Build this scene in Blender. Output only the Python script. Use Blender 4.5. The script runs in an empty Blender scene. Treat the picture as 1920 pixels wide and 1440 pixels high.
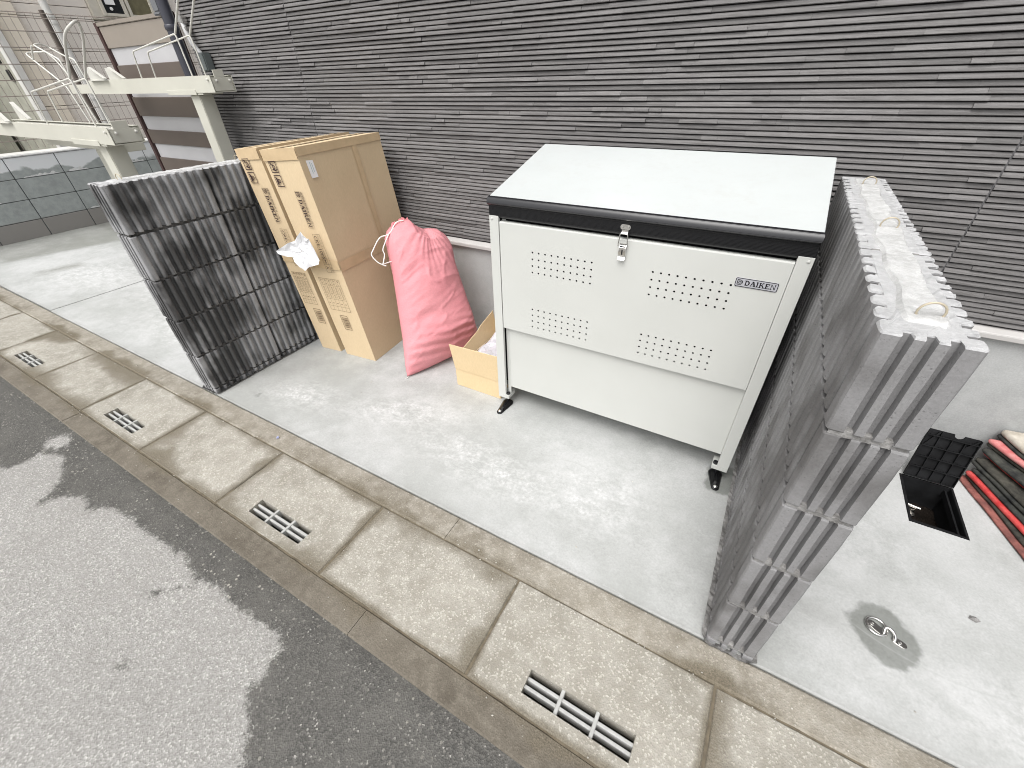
import bpy, bmesh, math, random
import numpy as np
from mathutils import Vector, Matrix, noise as mnoise

# ------------------------------------------------------------------ camera, world, sun, exposure
scene = bpy.context.scene
COL = scene.collection
rnd = random.Random(7)

cam_d = bpy.data.cameras.new('camera')
cam_d.sensor_width = 36.0
cam_d.lens = 784.008 / 1920.0 * 36.0
cam_d.clip_start = 0.02
cam_d.clip_end = 400.0
cam = bpy.data.objects.new('camera', cam_d)
COL.objects.link(cam)
RCV = ((0.86740909, 0.49696282, -0.02508837),
       (0.2791527, -0.52773793, -0.80222593),
       (-0.41191654, 0.68885458, -0.59649319))
X, Y, Z = Vector(RCV[0]), -Vector(RCV[1]), -Vector(RCV[2])
M = Matrix.Identity(4)
for i in range(3):
    M[i][0], M[i][1], M[i][2] = X[i], Y[i], Z[i]
M.translation = Vector((1.575542, -1.98501514, 1.33735599))
cam.matrix_world = M
scene.camera = cam

SUN_EL, SUN_AZ = math.radians(60), math.radians(184)   # azimuth: compass, 0 = +Y, clockwise
world = bpy.data.worlds.new('World')
scene.world = world
world.use_nodes = True
wn = world.node_tree
for n in list(wn.nodes):
    wn.nodes.remove(n)
w_out = wn.nodes.new('ShaderNodeOutputWorld')
w_bg = wn.nodes.new('ShaderNodeBackground')
w_sky = wn.nodes.new('ShaderNodeTexSky')
w_sky.sky_type = 'NISHITA'
w_sky.sun_disc = False
w_sky.sun_elevation = SUN_EL
w_sky.sun_rotation = SUN_AZ
w_sky.air_density = 1.0
w_sky.dust_density = 4.0
w_hsv = wn.nodes.new('ShaderNodeHueSaturation')
w_hsv.inputs['Saturation'].default_value = 0.10
wn.links.new(w_sky.outputs[0], w_hsv.inputs['Color'])
wn.links.new(w_hsv.outputs[0], w_bg.inputs['Color'])
w_bg.inputs['Strength'].default_value = 0.15
wn.links.new(w_bg.outputs[0], w_out.inputs['Surface'])

sun_d = bpy.data.lights.new('sun', 'SUN')
sun_d.energy = 1.0
sun_d.angle = math.radians(45)
sun_d.color = (1.0, 0.975, 0.945)
sun = bpy.data.objects.new('sun', sun_d)
COL.objects.link(sun)
sdir = Vector((math.sin(SUN_AZ) * math.cos(SUN_EL), math.cos(SUN_AZ) * math.cos(SUN_EL), math.sin(SUN_EL)))
sun.rotation_euler = sdir.to_track_quat('Z', 'Y').to_euler()
sun.location = (0, -3, 6)

scene.cycles.use_denoising = True
scene.cycles.filter_width = 1.0
scene.view_settings.view_transform = 'Standard'
scene.view_settings.look = 'None'
scene.view_settings.exposure = 0.75
scene.view_settings.gamma = 1.0
scene.view_settings.use_curve_mapping = False

# ------------------------------------------------------------------ helpers
def tag(o, label=None, cat=None, group=None, kind=None):
    if label: o['label'] = label
    if cat: o['category'] = cat
    if group: o['group'] = group
    if kind: o['kind'] = kind
    return o

def thing(name, label, cat, loc=(0, 0, 0), group=None):
    o = bpy.data.objects.new(name, None)
    o.empty_display_size = 0.05
    o.location = loc
    COL.objects.link(o)
    return tag(o, label, cat, group)

def origin_of(o):
    v = Vector((0, 0, 0))
    while o is not None:
        v += o.location
        o = o.parent
    return v

class MB:
    """collects shapes in world coordinates, then links them as one mesh object"""
    def __init__(s):
        s.v, s.f, s.mi = [], [], []
    def add(s, vs, fs, mi=0):
        b = len(s.v)
        s.v += [tuple(p) for p in vs]
        s.f += [tuple(i + b for i in f) for f in fs]
        s.mi += [mi] * len(fs)
        return s
    def box(s, x0, x1, y0, y1, z0, z1, mi=0):
        v = [(x, y, z) for z in (z0, z1) for y in (y0, y1) for x in (x0, x1)]
        return s.add(v, [(0, 2, 3, 1), (4, 5, 7, 6), (0, 1, 5, 4), (2, 6, 7, 3), (0, 4, 6, 2), (1, 3, 7, 5)], mi)
    def hexa(s, c, mi=0):
        """8 corners: bottom 4 counter-clockwise from above, then top 4"""
        return s.add(c, [(3, 2, 1, 0), (4, 5, 6, 7), (0, 1, 5, 4), (1, 2, 6, 5), (2, 3, 7, 6), (3, 0, 4, 7)], mi)
    def prism(s, poly, fn, d0, d1, mi=0):
        n = len(poly)
        v = [fn(a, b, d0) for a, b in poly] + [fn(a, b, d1) for a, b in poly]
        f = [tuple(range(n))[::-1], tuple(range(n, 2 * n))]
        f += [(i, (i + 1) % n, n + (i + 1) % n, n + i) for i in range(n)]
        return s.add(v, f, mi)
    def tube(s, pts, r, n=8, closed=False, mi=0, cap=True):
        pts = [Vector(p) for p in pts]
        m = len(pts)
        rr = r if isinstance(r, (list, tuple)) else [r] * m
        up = Vector((0.13, 0.21, 0.97))
        rings = []
        prev = None
        for i, p in enumerate(pts):
            a = pts[(i - 1) % m] if (closed or i > 0) else p
            b = pts[(i + 1) % m] if (closed or i < m - 1) else p
            t = (b - a).normalized()
            if prev is None:
                u = t.cross(up)
                if u.length < 1e-3: u = t.cross(Vector((1, 0, 0)))
            else:
                u = prev - t * prev.dot(t)
            u.normalize()
            prev = u
            w = t.cross(u)
            rings.append([p + (u * math.cos(k * 2 * math.pi / n) + w * math.sin(k * 2 * math.pi / n)) * rr[i] for k in range(n)])
        v = [q for R in rings for q in R]
        f = []
        for i in range(m if closed else m - 1):
            j = (i + 1) % m
            for k in range(n):
                f.append((i * n + k, i * n + (k + 1) % n, j * n + (k + 1) % n, j * n + k))
        if cap and not closed:
            f.append(tuple(range(n))[::-1])
            f.append(tuple((m - 1) * n + k for k in range(n)))
        return s.add(v, f, mi)
    def lathe(s, c, prof, n=16, axis='z', mi=0):
        c = Vector(c)
        v = []
        for r, h in prof:
            for k in range(n):
                a = 2 * math.pi * k / n
                p = (r * math.cos(a), r * math.sin(a), h)
                if axis == 'y': p = (r * math.cos(a), h, r * math.sin(a))
                if axis == 'x': p = (h, r * math.cos(a), r * math.sin(a))
                v.append(c + Vector(p))
        f = []
        for i in range(len(prof) - 1):
            for k in range(n):
                f.append((i * n + k, i * n + (k + 1) % n, (i + 1) * n + (k + 1) % n, (i + 1) * n + k))
        f.append(tuple(range(n))[::-1])
        f.append(tuple((len(prof) - 1) * n + k for k in range(n)))
        return s.add(v, f, mi)
    def mesh(s, name, mats, off=Vector((0, 0, 0)), bevel=0, bseg=2, smooth=None, recalc=True):
        me = bpy.data.meshes.new(name)
        me.from_pydata([tuple(Vector(p) - off) for p in s.v], [], s.f)
        for m in (mats if isinstance(mats, (list, tuple)) else [mats]):
            me.materials.append(m)
        if any(s.mi):
            me.polygons.foreach_set('material_index', s.mi)
        if recalc or bevel:
            bm = bmesh.new()
            bm.from_mesh(me)
            if recalc: bmesh.ops.recalc_face_normals(bm, faces=bm.faces)
            if bevel:
                es = [e for e in bm.edges if len(e.link_faces) == 2 and e.calc_face_angle(0) > 0.5]
                bmesh.ops.bevel(bm, geom=es, offset=bevel, segments=bseg, affect='EDGES', clamp_overlap=True)
            bm.to_mesh(me)
            bm.free()
        if smooth is not None:
            me.polygons.foreach_set('use_smooth', [True] * len(me.polygons))
            me.set_sharp_from_angle(angle=math.radians(smooth))
        me.update()
        return me
    def build(s, name, mats, parent=None, bevel=0, bseg=2, smooth=None, recalc=True, origin=None):
        off = origin_of(parent) if parent is not None else Vector(origin or (0, 0, 0))
        o = bpy.data.objects.new(name, s.mesh(name, mats, off, bevel, bseg, smooth, recalc))
        COL.objects.link(o)
        if parent is not None:
            o.parent = parent
        elif origin:
            o.location = origin
        return o

def arc(c, r, a0, a1, n, u, v):
    c, u, v = Vector(c), Vector(u), Vector(v)
    return [c + (u * math.cos(a0 + (a1 - a0) * i / (n - 1)) + v * math.sin(a0 + (a1 - a0) * i / (n - 1))) * r for i in range(n)]

def rounded(pts, r=0.012, k=4):
    """round the corners of a 3D polyline"""
    P = [Vector(p) for p in pts]
    out = [P[0]]
    for i in range(1, len(P) - 1):
        a, b, c = P[i - 1], P[i], P[i + 1]
        d1 = min(r, (a - b).length * .45); d2 = min(r, (c - b).length * .45)
        p0 = b + (a - b).normalized() * d1; p1 = b + (c - b).normalized() * d2
        for j in range(k + 1):
            t = j / k
            out.append(p0 * (1 - t) ** 2 + b * 2 * t * (1 - t) + p1 * t * t)
    out.append(P[-1])
    return out

# ------------------------------------------------------------------ materials
class NT:
    def __init__(s, name, rough=0.6, metal=0.0, spec=0.5):
        s.m = bpy.data.materials.new(name)
        s.m.use_nodes = True
        s.t = s.m.node_tree
        s.b = s.t.nodes['Principled BSDF']
        s.b.inputs['Roughness'].default_value = rough
        s.b.inputs['Metallic'].default_value = metal
        s.b.inputs['Specular IOR Level'].default_value = spec
        g = s.t.nodes.new('ShaderNodeNewGeometry')
        s.P = g.outputs['Position']
        oi = s.t.nodes.new('ShaderNodeObjectInfo')
        s.R = oi.outputs['Random']
    def n(s, ty, **kw):
        x = s.t.nodes.new(ty)
        for k, v in kw.items(): setattr(x, k, v)
        return x
    def lk(s, a, b): s.t.links.new(a, b)
    def vec(s, sx=1, sy=1, sz=1, src=None):
        mp = s.n('ShaderNodeMapping')
        mp.inputs['Scale'].default_value = (sx, sy, sz)
        s.lk(src or s.P, mp.inputs['Vector'])
        return mp.outputs[0]
    def noise(s, scale, detail=3, rough=0.55, vec=None, dist=0):
        x = s.n('ShaderNodeTexNoise')
        x.inputs['Scale'].default_value = scale
        x.inputs['Detail'].default_value = detail
        x.inputs['Roughness'].default_value = rough
        x.inputs['Distortion'].default_value = dist
        s.lk(vec or s.P, x.inputs['Vector'])
        return x.outputs['Fac']
    def voro(s, scale, out='Distance', vec=None, feature='F1'):
        x = s.n('ShaderNodeTexVoronoi', feature=feature)
        x.inputs['Scale'].default_value = scale
        s.lk(vec or s.P, x.inputs['Vector'])
        return x.outputs[out]
    def ramp(s, fac, stops, interp='LINEAR'):
        x = s.n('ShaderNodeValToRGB')
        x.color_ramp.interpolation = interp
        e = x.color_ramp.elements
        while len(e) < len(stops): e.new(0.5)
        for el, (p, c) in zip(e, stops):
            el.position = p
            el.color = (c, c, c, 1) if isinstance(c, (int, float)) else (*c, 1)
        s.lk(fac, x.inputs[0])
        return x.outputs[0]
    def mix(s, fac, a, b, mode='MIX'):
        x = s.n('ShaderNodeMix', data_type='RGBA', blend_type=mode)
        for sock, val in ((x.inputs[0], fac), (x.inputs[6], a), (x.inputs[7], b)):
            if isinstance(val, (int, float)):
                sock.default_value = val if sock == x.inputs[0] else (val, val, val, 1)
            elif isinstance(val, (tuple, list)): sock.default_value = (*val, 1)
            else: s.lk(val, sock)
        return x.outputs[2]
    def math(s, op, a, b=0.0, c=None, clamp=False):
        x = s.n('ShaderNodeMath', operation=op, use_clamp=clamp)
        for sock, val in zip(x.inputs, (a, b, c)):
            if val is None: continue
            if isinstance(val, (int, float)): sock.default_value = val
            else: s.lk(val, sock)
        return x.outputs[0]
    def attr(s, name):
        x = s.n('ShaderNodeAttribute', attribute_name=name)
        return x.outputs['Fac']
    def sep(s, v=None):
        x = s.n('ShaderNodeSeparateXYZ')
        s.lk(v or s.P, x.inputs[0])
        return x.outputs
    def color(s, c):
        if isinstance(c, (tuple, list)): s.b.inputs['Base Color'].default_value = (*c, 1)
        else: s.lk(c, s.b.inputs['Base Color'])
        return s
    def rough(s, r): s.lk(r, s.b.inputs['Roughness']); return s
    def bump(s, h, strength=0.5, dist=0.002, prev=None):
        x = s.n('ShaderNodeBump')
        x.inputs['Strength'].default_value = strength
        x.inputs['Distance'].default_value = dist
        s.lk(h, x.inputs['Height'])
        if prev is not None: s.lk(prev, x.inputs['Normal'])
        s.lk(x.outputs[0], s.b.inputs['Normal'])
        return x.outputs[0]

def simple(name, c, rough=0.6, metal=0, spec=0.5, var=0.06, nscale=9, bump=0.0, bscale=200, bdist=0.0006):
    k = NT(name, rough, metal, spec)
    nz = k.noise(nscale, 4)
    lo = tuple(x * (1 - var) for x in c); hi = tuple(min(1, x * (1 + var)) for x in c)
    k.color(k.ramp(nz, [(0.3, lo), (0.7, hi)]))
    if bump: k.bump(k.noise(bscale, 3), bump, bdist)
    return k.m

def concrete_tex(k, base, dark, light, scale=1.0):
    """mottled fine concrete colour"""
    n1 = k.noise(2.3 * scale, 6, 0.6)
    n2 = k.noise(11 * scale, 5, 0.65)
    n3 = k.noise(160 * scale, 2)
    c = k.mix(k.ramp(n1, [(0.35, 0), (0.66, 1)]), dark, base)
    c = k.mix(k.ramp(n2, [(0.42, 0), (0.72, 0.75)]), c, light)
    c = k.mix(0.55, c, k.ramp(n3, [(0.25, 0.82), (0.75, 1.18)]), 'MULTIPLY')
    return c, n1, n2, n3

# slab -----------------------------------------------------------------
k = NT('slab_concrete', 0.85, spec=0.3)
c, n1, n2, n3 = concrete_tex(k, (0.43, 0.435, 0.427), (0.345, 0.352, 0.34), (0.48, 0.485, 0.48))
big_ = k.noise(1.15, 4, 0.55, k.vec(1, 1.4, 1), 0.4)
c = k.mix(k.ramp(big_, [(0.36, 0.7), (0.52, 0)]), c, (0.315, 0.323, 0.307))
c = k.mix(k.ramp(big_, [(0.54, 0), (0.70, 0.4)]), c, (0.52, 0.523, 0.52))
fine = k.noise(75, 5, 0.72)
pale = k.math('MULTIPLY', k.attr('pale'), k.ramp(k.noise(13, 5, 0.68, k.vec(1, 1.7, 1), 0.5), [(0.36, 0), (0.60, 1)]))
c = k.mix(k.math('MULTIPLY', pale, k.ramp(fine, [(0.40, 0.25), (0.62, 1)])), c, (0.60, 0.602, 0.60))
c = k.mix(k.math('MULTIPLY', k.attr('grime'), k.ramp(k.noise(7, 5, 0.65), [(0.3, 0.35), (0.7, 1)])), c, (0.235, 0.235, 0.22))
c = k.mix(k.ramp(k.noise(19, 6, 0.75, k.vec(1, 2.2, 1), 1.2), [(0.585, 0), (0.66, 0.22)]), c, (0.58, 0.582, 0.58))
c = k.mix(k.ramp(fine, [(0.28, 0.25), (0.42, 0)]), c, (0.28, 0.283, 0.27))
sp = k.voro(30)
c = k.mix(k.ramp(sp, [(0.0, 0.7), (0.045, 0.0)]), c, (0.20, 0.20, 0.19))     # small pits and specks
wet = k.math('ADD', k.attr('damp'), k.math('MULTIPLY', k.math('SUBTRACT', k.noise(16, 4, 0.6), 0.5), 0.07))
wet = k.ramp(wet, [(0.492, 0), (0.508, 1)])
ws = k.math('ADD', k.attr('damp_soft'), k.math('MULTIPLY', k.math('SUBTRACT', k.noise(3.5, 4, 0.55), 0.5), 0.22))
ws = k.ramp(ws, [(0.47, 0), (0.58, 1)])
c = k.mix(ws, c, k.mix(1.0, c, (0.66, 0.66, 0.63), 'MULTIPLY'))
c = k.mix(wet, c, k.mix(1.0, c, (0.53, 0.54, 0.52), 'MULTIPLY'))
for (ax, ay, ar) in ((1.18, -1.02, .215), (.55, -.62, .42), (2.35, -.55, .50), (-1.6, -.5, .55)):
    vd_ = k.n('ShaderNodeVectorMath', operation='DISTANCE')
    k.lk(k.P, vd_.inputs[0]); vd_.inputs[1].default_value = (ax, ay, .004)
    ln_ = k.math('ABSOLUTE', k.math('SUBTRACT', vd_.outputs['Value'], ar))
    ln_ = k.math('MULTIPLY', k.ramp(ln_, [(0.0012, 1), (0.004, 0)]), k.ramp(k.noise(2.2, 2), [(0.47, 0), (0.58, 0.45)]))
    c = k.mix(ln_, c, (0.36, 0.365, 0.355))
k.color(c)
k.rough(k.ramp(wet, [(0, 0.85), (1, 0.5)]))
b = k.bump(k.noise(70, 4, 0.7), 0.25, 0.0016)
k.bump(k.noise(420, 2), 0.35, 0.0006, b)
M_SLAB = k.m

# gutter covers / kerb ---------------------------------------------------
def gutter_mat(name, base, dark, light, dampc, dampw, speck=0.45):
    k = NT(name, 0.9, spec=0.25)
    c, n1, n2, n3 = concrete_tex(k, base, dark, light, 1.6)
    c = k.mix(k.ramp(k.R, [(0, 0.0), (1, 0.25)]), c, dark)
    ag = k.voro(230, 'Color'); agd = k.voro(230)
    agv = k.sep(ag)[0]
    c = k.mix(k.ramp(agv, [(0.0, 0.55), (0.25, 0.0)]), c, tuple(x * 0.72 for x in base))
    c = k.mix(k.ramp(agv, [(0.80, 0.0), (0.97, speck)]), c, tuple(min(.75, x * 1.45) for x in light))
    e = k.attr('edge')
    nn = k.math('MULTIPLY', k.math('SUBTRACT', k.noise(10, 4, 0.62), 0.5), 0.10)
    nn = k.math('ADD', nn, k.math('MULTIPLY', k.math('SUBTRACT', k.noise(2.6, 2, 0.5), 0.44), 0.24))
    nn = k.math('ADD', nn, k.math('MULTIPLY', k.math('SUBTRACT', k.R, 0.4), 0.03))
    w = k.math('ADD', e, nn)
    w = k.ramp(w, [(0.0, 1.0), (dampw * .4, 0.8), (dampw, 0.0)])
    c = k.mix(w, c, k.mix(0.5, dampc, k.ramp(n3, [(0.25, (0.06, 0.05, 0.035)), (0.75, (0.27, 0.235, 0.18))])))
    k.color(c)
    b = k.bump(agd, 0.55, 0.0016)
    k.bump(k.noise(60, 5, 0.7), 0.5, 0.003, b)
    return k.m
M_GUTTER = gutter_mat('gutter_concrete', (0.36, 0.34, 0.297), (0.245, 0.228, 0.192), (0.445, 0.427, 0.383), (0.165, 0.148, 0.115), 0.07)
M_KERB = gutter_mat('kerb_concrete', (0.165, 0.146, 0.118), (0.105, 0.091, 0.072), (0.23, 0.207, 0.17), (0.11, 0.094, 0.07), 0.03, 0.16)
M_KERBIN = gutter_mat('inner_kerb_concrete', (0.325, 0.30, 0.253), (0.185, 0.164, 0.13), (0.43, 0.405, 0.357), (0.135, 0.116, 0.082), 0.05, 0.22)

M_DIRT = simple('joint_dirt', (0.13, 0.108, 0.075), 0.95, var=0.3, nscale=40, bump=0.8, bscale=160, bdist=.002)
# asphalt ----------------------------------------------------------------
k = NT('asphalt', 0.92, spec=0.35)
vs = k.voro(250, 'Color'); vd = k.voro(250)
vv = k.sep(vs)[0]
dry = k.ramp(vv, [(0.0, (0.235, 0.228, 0.215)), (0.45, (0.315, 0.308, 0.292)), (0.82, (0.37, 0.362, 0.345)), (1.0, (0.56, 0.55, 0.52))])
dry = k.mix(k.ramp(k.noise(3, 5, .6), [(0.3, 0.4), (0.7, 0)]), dry, (0.25, 0.24, 0.225))
dry = k.mix(1.0, dry, (0.93, 0.93, 0.93), 'MULTIPLY')
dry = k.mix(0.35, dry, k.ramp(k.noise(300, 2), [(0.2, 0.5), (0.8, 1.4)]), 'MULTIPLY')
wetc = k.ramp(vv, [(0.0, (0.052, 0.050, 0.046)), (0.6, (0.085, 0.082, 0.075)), (0.965, (0.12, 0.115, 0.105)), (0.985, (0.20, 0.193, 0.177)), (1.0, (0.34, 0.326, 0.30))])
wetc = k.mix(k.ramp(k.noise(9, 5, .65), [(0.42, 0), (0.72, 0.65)]), wetc, (0.118, 0.113, 0.102))
st = k.voro(85, 'Color'); std = k.voro(85)
stm = k.math('MULTIPLY', k.ramp(k.sep(st)[1], [(0.86, 0), (0.88, 1)]), k.ramp(std, [(0.30, 1), (0.42, 0)]))
stm = k.math('MULTIPLY', stm, k.ramp(k.noise(2.4, 2), [(0.40, 0), (0.60, 1)]))
wetc = k.mix(stm, wetc, k.ramp(k.sep(st)[2], [(0, (0.16, 0.15, 0.13)), (1, (0.46, 0.44, 0.39))]))
s_ = k.math('ADD', k.attr('dry'), k.math('MULTIPLY', k.math('SUBTRACT', k.noise(26, 7, 0.78), 0.5), 0.11))
s_ = k.math('ADD', s_, k.math('MULTIPLY', k.math('SUBTRACT', vd, 0.35), 0.022))
mask = k.ramp(s_, [(0.488, 0), (0.508, 1)])
k.color(k.mix(mask, wetc, dry))
k.rough(k.ramp(mask, [(0, 0.62), (1, 0.95)]))
b = k.bump(vd, 0.5, 0.0020)
k.bump(k.noise(520, 2), 0.5, 0.0008, b)
M_ASPH = k.m
M_FARGROUND = simple('far_ground', (0.27, 0.265, 0.25), 0.95, bump=0.4, bscale=80)

# ribbed block -----------------------------------------------------------
def block_mat(name, dry, wet, bias, rvar, streak):
    k = NT(name, 0.93, spec=0.2)
    n1 = k.noise(4.0, 3, 0.5, k.vec(1, 1, 0.75))
    n2 = k.noise(9, 3, 0.55, k.vec(1, 1, 0.9))
    s = k.math('ADD', k.math('MULTIPLY', n1, 0.65), k.math('MULTIPLY', n2, 0.35))
    s = k.math('ADD', s, k.math('MULTIPLY', k.math('SUBTRACT', k.R, 0.5), rvar))
    s = k.math('ADD', s, k.math('MULTIPLY', k.math('SUBTRACT', k.noise(1.0, 2, 0.5, k.vec(2, 26, 2.2)), 0.5), streak))
    m = k.ramp(s, [(bias - 0.05, 0), (bias + 0.07, 1)])
    c = k.mix(m, wet, dry)
    n3 = k.noise(210, 3, .7)
    c = k.mix(0.5, c, k.ramp(n3, [(0.25, 0.75), (0.75, 1.25)]), 'MULTIPLY')
    c = k.mix(k.ramp(k.noise(34, 5, .7), [(0.60, 0), (0.78, 0.18)]), c, tuple(min(1, x * 1.6) for x in dry))
    pit = k.ramp(k.voro(240), [(0.05, 1), (0.22, 0)])
    pm = k.math('MULTIPLY', pit, k.ramp(k.noise(45, 3), [(0.45, 0), (0.6, 1)]))
    c = k.mix(k.math('MULTIPLY', pm, 0.6), c, tuple(x * 0.35 for x in dry))
    pit2 = k.ramp(k.voro(105), [(0.06, 1), (0.20, 0)])
    pm2 = k.math('MULTIPLY', pit2, k.ramp(k.noise(24, 3), [(0.42, 0), (0.55, 1)]))
    c = k.mix(k.math('MULTIPLY', pm2, 0.55), c, tuple(x * 0.4 for x in dry))
    pm = k.math('ADD', pm, pm2)
    k.color(c)
    b = k.bump(n3, 0.45, 0.0014)
    k.bump(k.math('SUBTRACT', k.noise(55, 4, .7), pm), 0.28, 0.002, b)
    return k.m
M_BLOCK_D = block_mat('dark_ribbed_block', (0.31, 0.31, 0.314), (0.085, 0.084, 0.084), 0.495, 0.08, 0.34)
M_BLOCK_L = block_mat('grey_ribbed_block', (0.235, 0.232, 0.233), (0.15, 0.146, 0.144), 0.48, 0.08, 0.10)
k = NT('mortar', 0.95, spec=0.2)
c, n1, n2, n3 = concrete_tex(k, (0.25, 0.245, 0.235), (0.13, 0.125, 0.12), (0.45, 0.44, 0.43), 4)
k.color(c); k.bump(k.noise(90, 4, .7), 0.7, 0.004)
M_MORTAR = k.m
k = NT('dark_mortar', 0.95, spec=0.2)
c, n1, n2, n3 = concrete_tex(k, (0.085, 0.083, 0.08), (0.045, 0.044, 0.042), (0.17, 0.168, 0.165), 4)
k.color(c); k.bump(k.noise(90, 4, .7), 0.7, 0.004)
M_MORTARD = k.m
k = NT('pale_block_top', 0.92, spec=0.2)
c, n1, n2, n3 = concrete_tex(k, (0.445, 0.445, 0.447), (0.36, 0.36, 0.362), (0.55, 0.55, 0.55), 6)
k.color(c); k.bump(k.noise(110, 5, .75), 0.8, 0.003)
M_BLOCKTOP = k.m
k = NT('white_cement', 0.9, spec=0.25)
c, n1, n2, n3 = concrete_tex(k, (0.53, 0.53, 0.522), (0.41, 0.41, 0.402), (0.66, 0.66, 0.655), 5)
k.color(c); k.bump(k.noise(70, 5, .75), 0.8, 0.005)
M_CEMENT = k.m

# siding -----------------------------------------------------------------
k = NT('dark_stone_siding', 0.72, spec=0.4)
n1 = k.noise(6, 5, .6, k.vec(1, 1, 9))
n2 = k.noise(40, 4, .65, k.vec(0.6, 1, 5))
c = k.mix(n1, (0.112, 0.106, 0.105), (0.172, 0.165, 0.161))
c = k.mix(k.ramp(n2, [(0.45, 0), (0.75, 0.55)]), c, (0.215, 0.208, 0.206))
c = k.mix(1.0, c, k.ramp(k.attr('tone'), [(0, 0.82), (0.9, 1.12), (1, 1.24)]), 'MULTIPLY')
k.color(c)
k.bump(k.noise(120, 4, .7, k.vec(0.5, 1, 2)), 0.55, 0.002)
M_SIDING = k.m
M_SEAL = simple('grey_sealant', (0.10, 0.097, 0.10), 0.7)
M_SIDEBACK = simple('siding_groove', (0.042, 0.036, 0.037), 0.9)
M_FLASH = simple('white_flashing', (0.46, 0.445, 0.43), 0.45, var=0.05)
k = NT('foundation_render', 0.8, spec=0.3)
c, n1, n2, n3 = concrete_tex(k, (0.40, 0.405, 0.40), (0.33, 0.335, 0.33), (0.44, 0.445, 0.44), 1.2)
k.color(c); k.bump(k.noise(30, 4), 0.15, 0.002)
M_FOUND = k.m

# cabinet ----------------------------------------------------------------
k = NT('cabinet_paint', 0.38, spec=0.45)
k.color(k.ramp(k.noise(5, 3), [(0.3, (0.535, 0.541, 0.512)), (0.7, (0.555, 0.561, 0.532))]))
b = k.bump(k.noise(600, 2), 0.06, 0.0005)
drop = k.math('MULTIPLY', k.ramp(k.voro(70), [(0.0, 1), (0.14, 0)]), k.ramp(k.noise(9, 3), [(0.60, 0), (0.66, 1)]))
k.bump(drop, 0.5, 0.0015, b)
M_CAB = k.m
k = NT('lid_paint', 0.35, spec=0.45)
c = k.ramp(k.noise(1.6, 4, .6), [(0.3, (0.492, 0.515, 0.508)), (0.7, (0.545, 0.568, 0.562))])
dust = k.math('MULTIPLY', k.noise(5, 5, .7, k.vec(1, 2.4, 1)), k.noise(38, 4, .7))
c = k.mix(k.ramp(dust, [(0.24, 0), (0.40, 0.35)]), c, (0.47, 0.475, 0.455))
k.color(c)
k.rough(k.ramp(k.noise(4, 4, .6), [(0.3, 0.26), (0.7, 0.44)]))
k.bump(k.noise(3.5, 2), 0.12, 0.004)
M_LID = k.m
M_BLACK = simple('black_plastic', (0.012, 0.012, 0.014), 0.27, spec=0.55)
M_BLACKM = simple('black_matte', (0.010, 0.010, 0.011), 0.75, spec=0.3)
M_BLACKG = simple('black_gloss', (0.008, 0.008, 0.009), 0.12, spec=0.6)
M_CHROME = simple('stainless', (0.72, 0.71, 0.69), 0.22, metal=1.0, var=0.05, nscale=60)
M_SLOT = simple('dark_slot', (0.01, 0.01, 0.01), 0.8)
M_BADGE = simple('badge_grey', (0.43, 0.43, 0.46), 0.35, var=0.03)

# cardboard etc. ---------------------------------------------------------
def card(name, a, bb):
    k = NT(name, 0.85, spec=0.25)
    n1 = k.noise(3.5, 4, .6)
    n2 = k.noise(220, 3, .6, k.vec(1, 1, 0.25))
    c = k.mix(k.ramp(n1, [(0.3, 0), (0.7, 1)]), a, bb)
    c = k.mix(0.35, c, k.ramp(n2, [(0.3, 0.86), (0.7, 1.1)]), 'MULTIPLY')
    k.color(c)
    b = k.bump(k.noise(9, 3), 0.25, 0.006)
    k.bump(k.noise(150, 2, .5, k.vec(1, 1, .1)), 0.12, 0.001, b)
    return k.m
M_CARD = card('cardboard', (0.625, 0.487, 0.312), (0.665, 0.527, 0.345))
M_CARD2 = card('cardboard_light', (0.64, 0.49, 0.29), (0.68, 0.53, 0.33))
M_TAPE = simple('parcel_tape', (0.595, 0.45, 0.275), 0.26, spec=0.5, var=0.08, nscale=20)
M_INK = simple('dark_ink', (0.045, 0.022, 0.02), 0.8)
M_INKL = simple('thin_ink', (0.16, 0.105, 0.06), 0.8)
M_LABEL = simple('label_paper', (0.88, 0.88, 0.88), 0.6, var=0.02)
M_LABELINK = simple('label_ink', (0.42, 0.55, 0.56), 0.7)
M_PAPER = simple('white_paper', (0.80, 0.80, 0.82), 0.7, var=0.03, nscale=30)
k = NT('lilac_plastic', 0.35, spec=0.5)
k.color(k.ramp(k.noise(8, 4), [(0.3, (0.55, 0.53, 0.58)), (0.7, (0.66, 0.65, 0.68))]))
k.bump(k.noise(18, 4, .6, None, 1.0), 0.9, 0.02)
M_PLASTIC = k.m
k = NT('pink_woven', 0.62, spec=0.3)
n1 = k.noise(5, 4, .6)
c = k.mix(n1, (0.615, 0.215, 0.245), (0.72, 0.325, 0.345))
wv = k.noise(330, 2, .5, k.vec(1, 1, .35)); wv2 = k.noise(330, 2, .5, k.vec(.3, .3, 1))
c = k.mix(0.5, c, k.ramp(k.math('ADD', k.math('MULTIPLY', wv, .5), k.math('MULTIPLY', wv2, .5)), [(0.35, 0.85), (0.65, 1.12)]), 'MULTIPLY')
k.color(c)
b = k.bump(k.noise(14, 5, .62, k.vec(1, 1, 3.2), 0.9), 0.3, 0.007)
k.bump(wv2, 0.12, 0.001, b)
M_PINK = k.m
M_CORD = simple('white_cord', (0.78, 0.76, 0.73), 0.8, bump=0.5, bscale=500)

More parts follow.
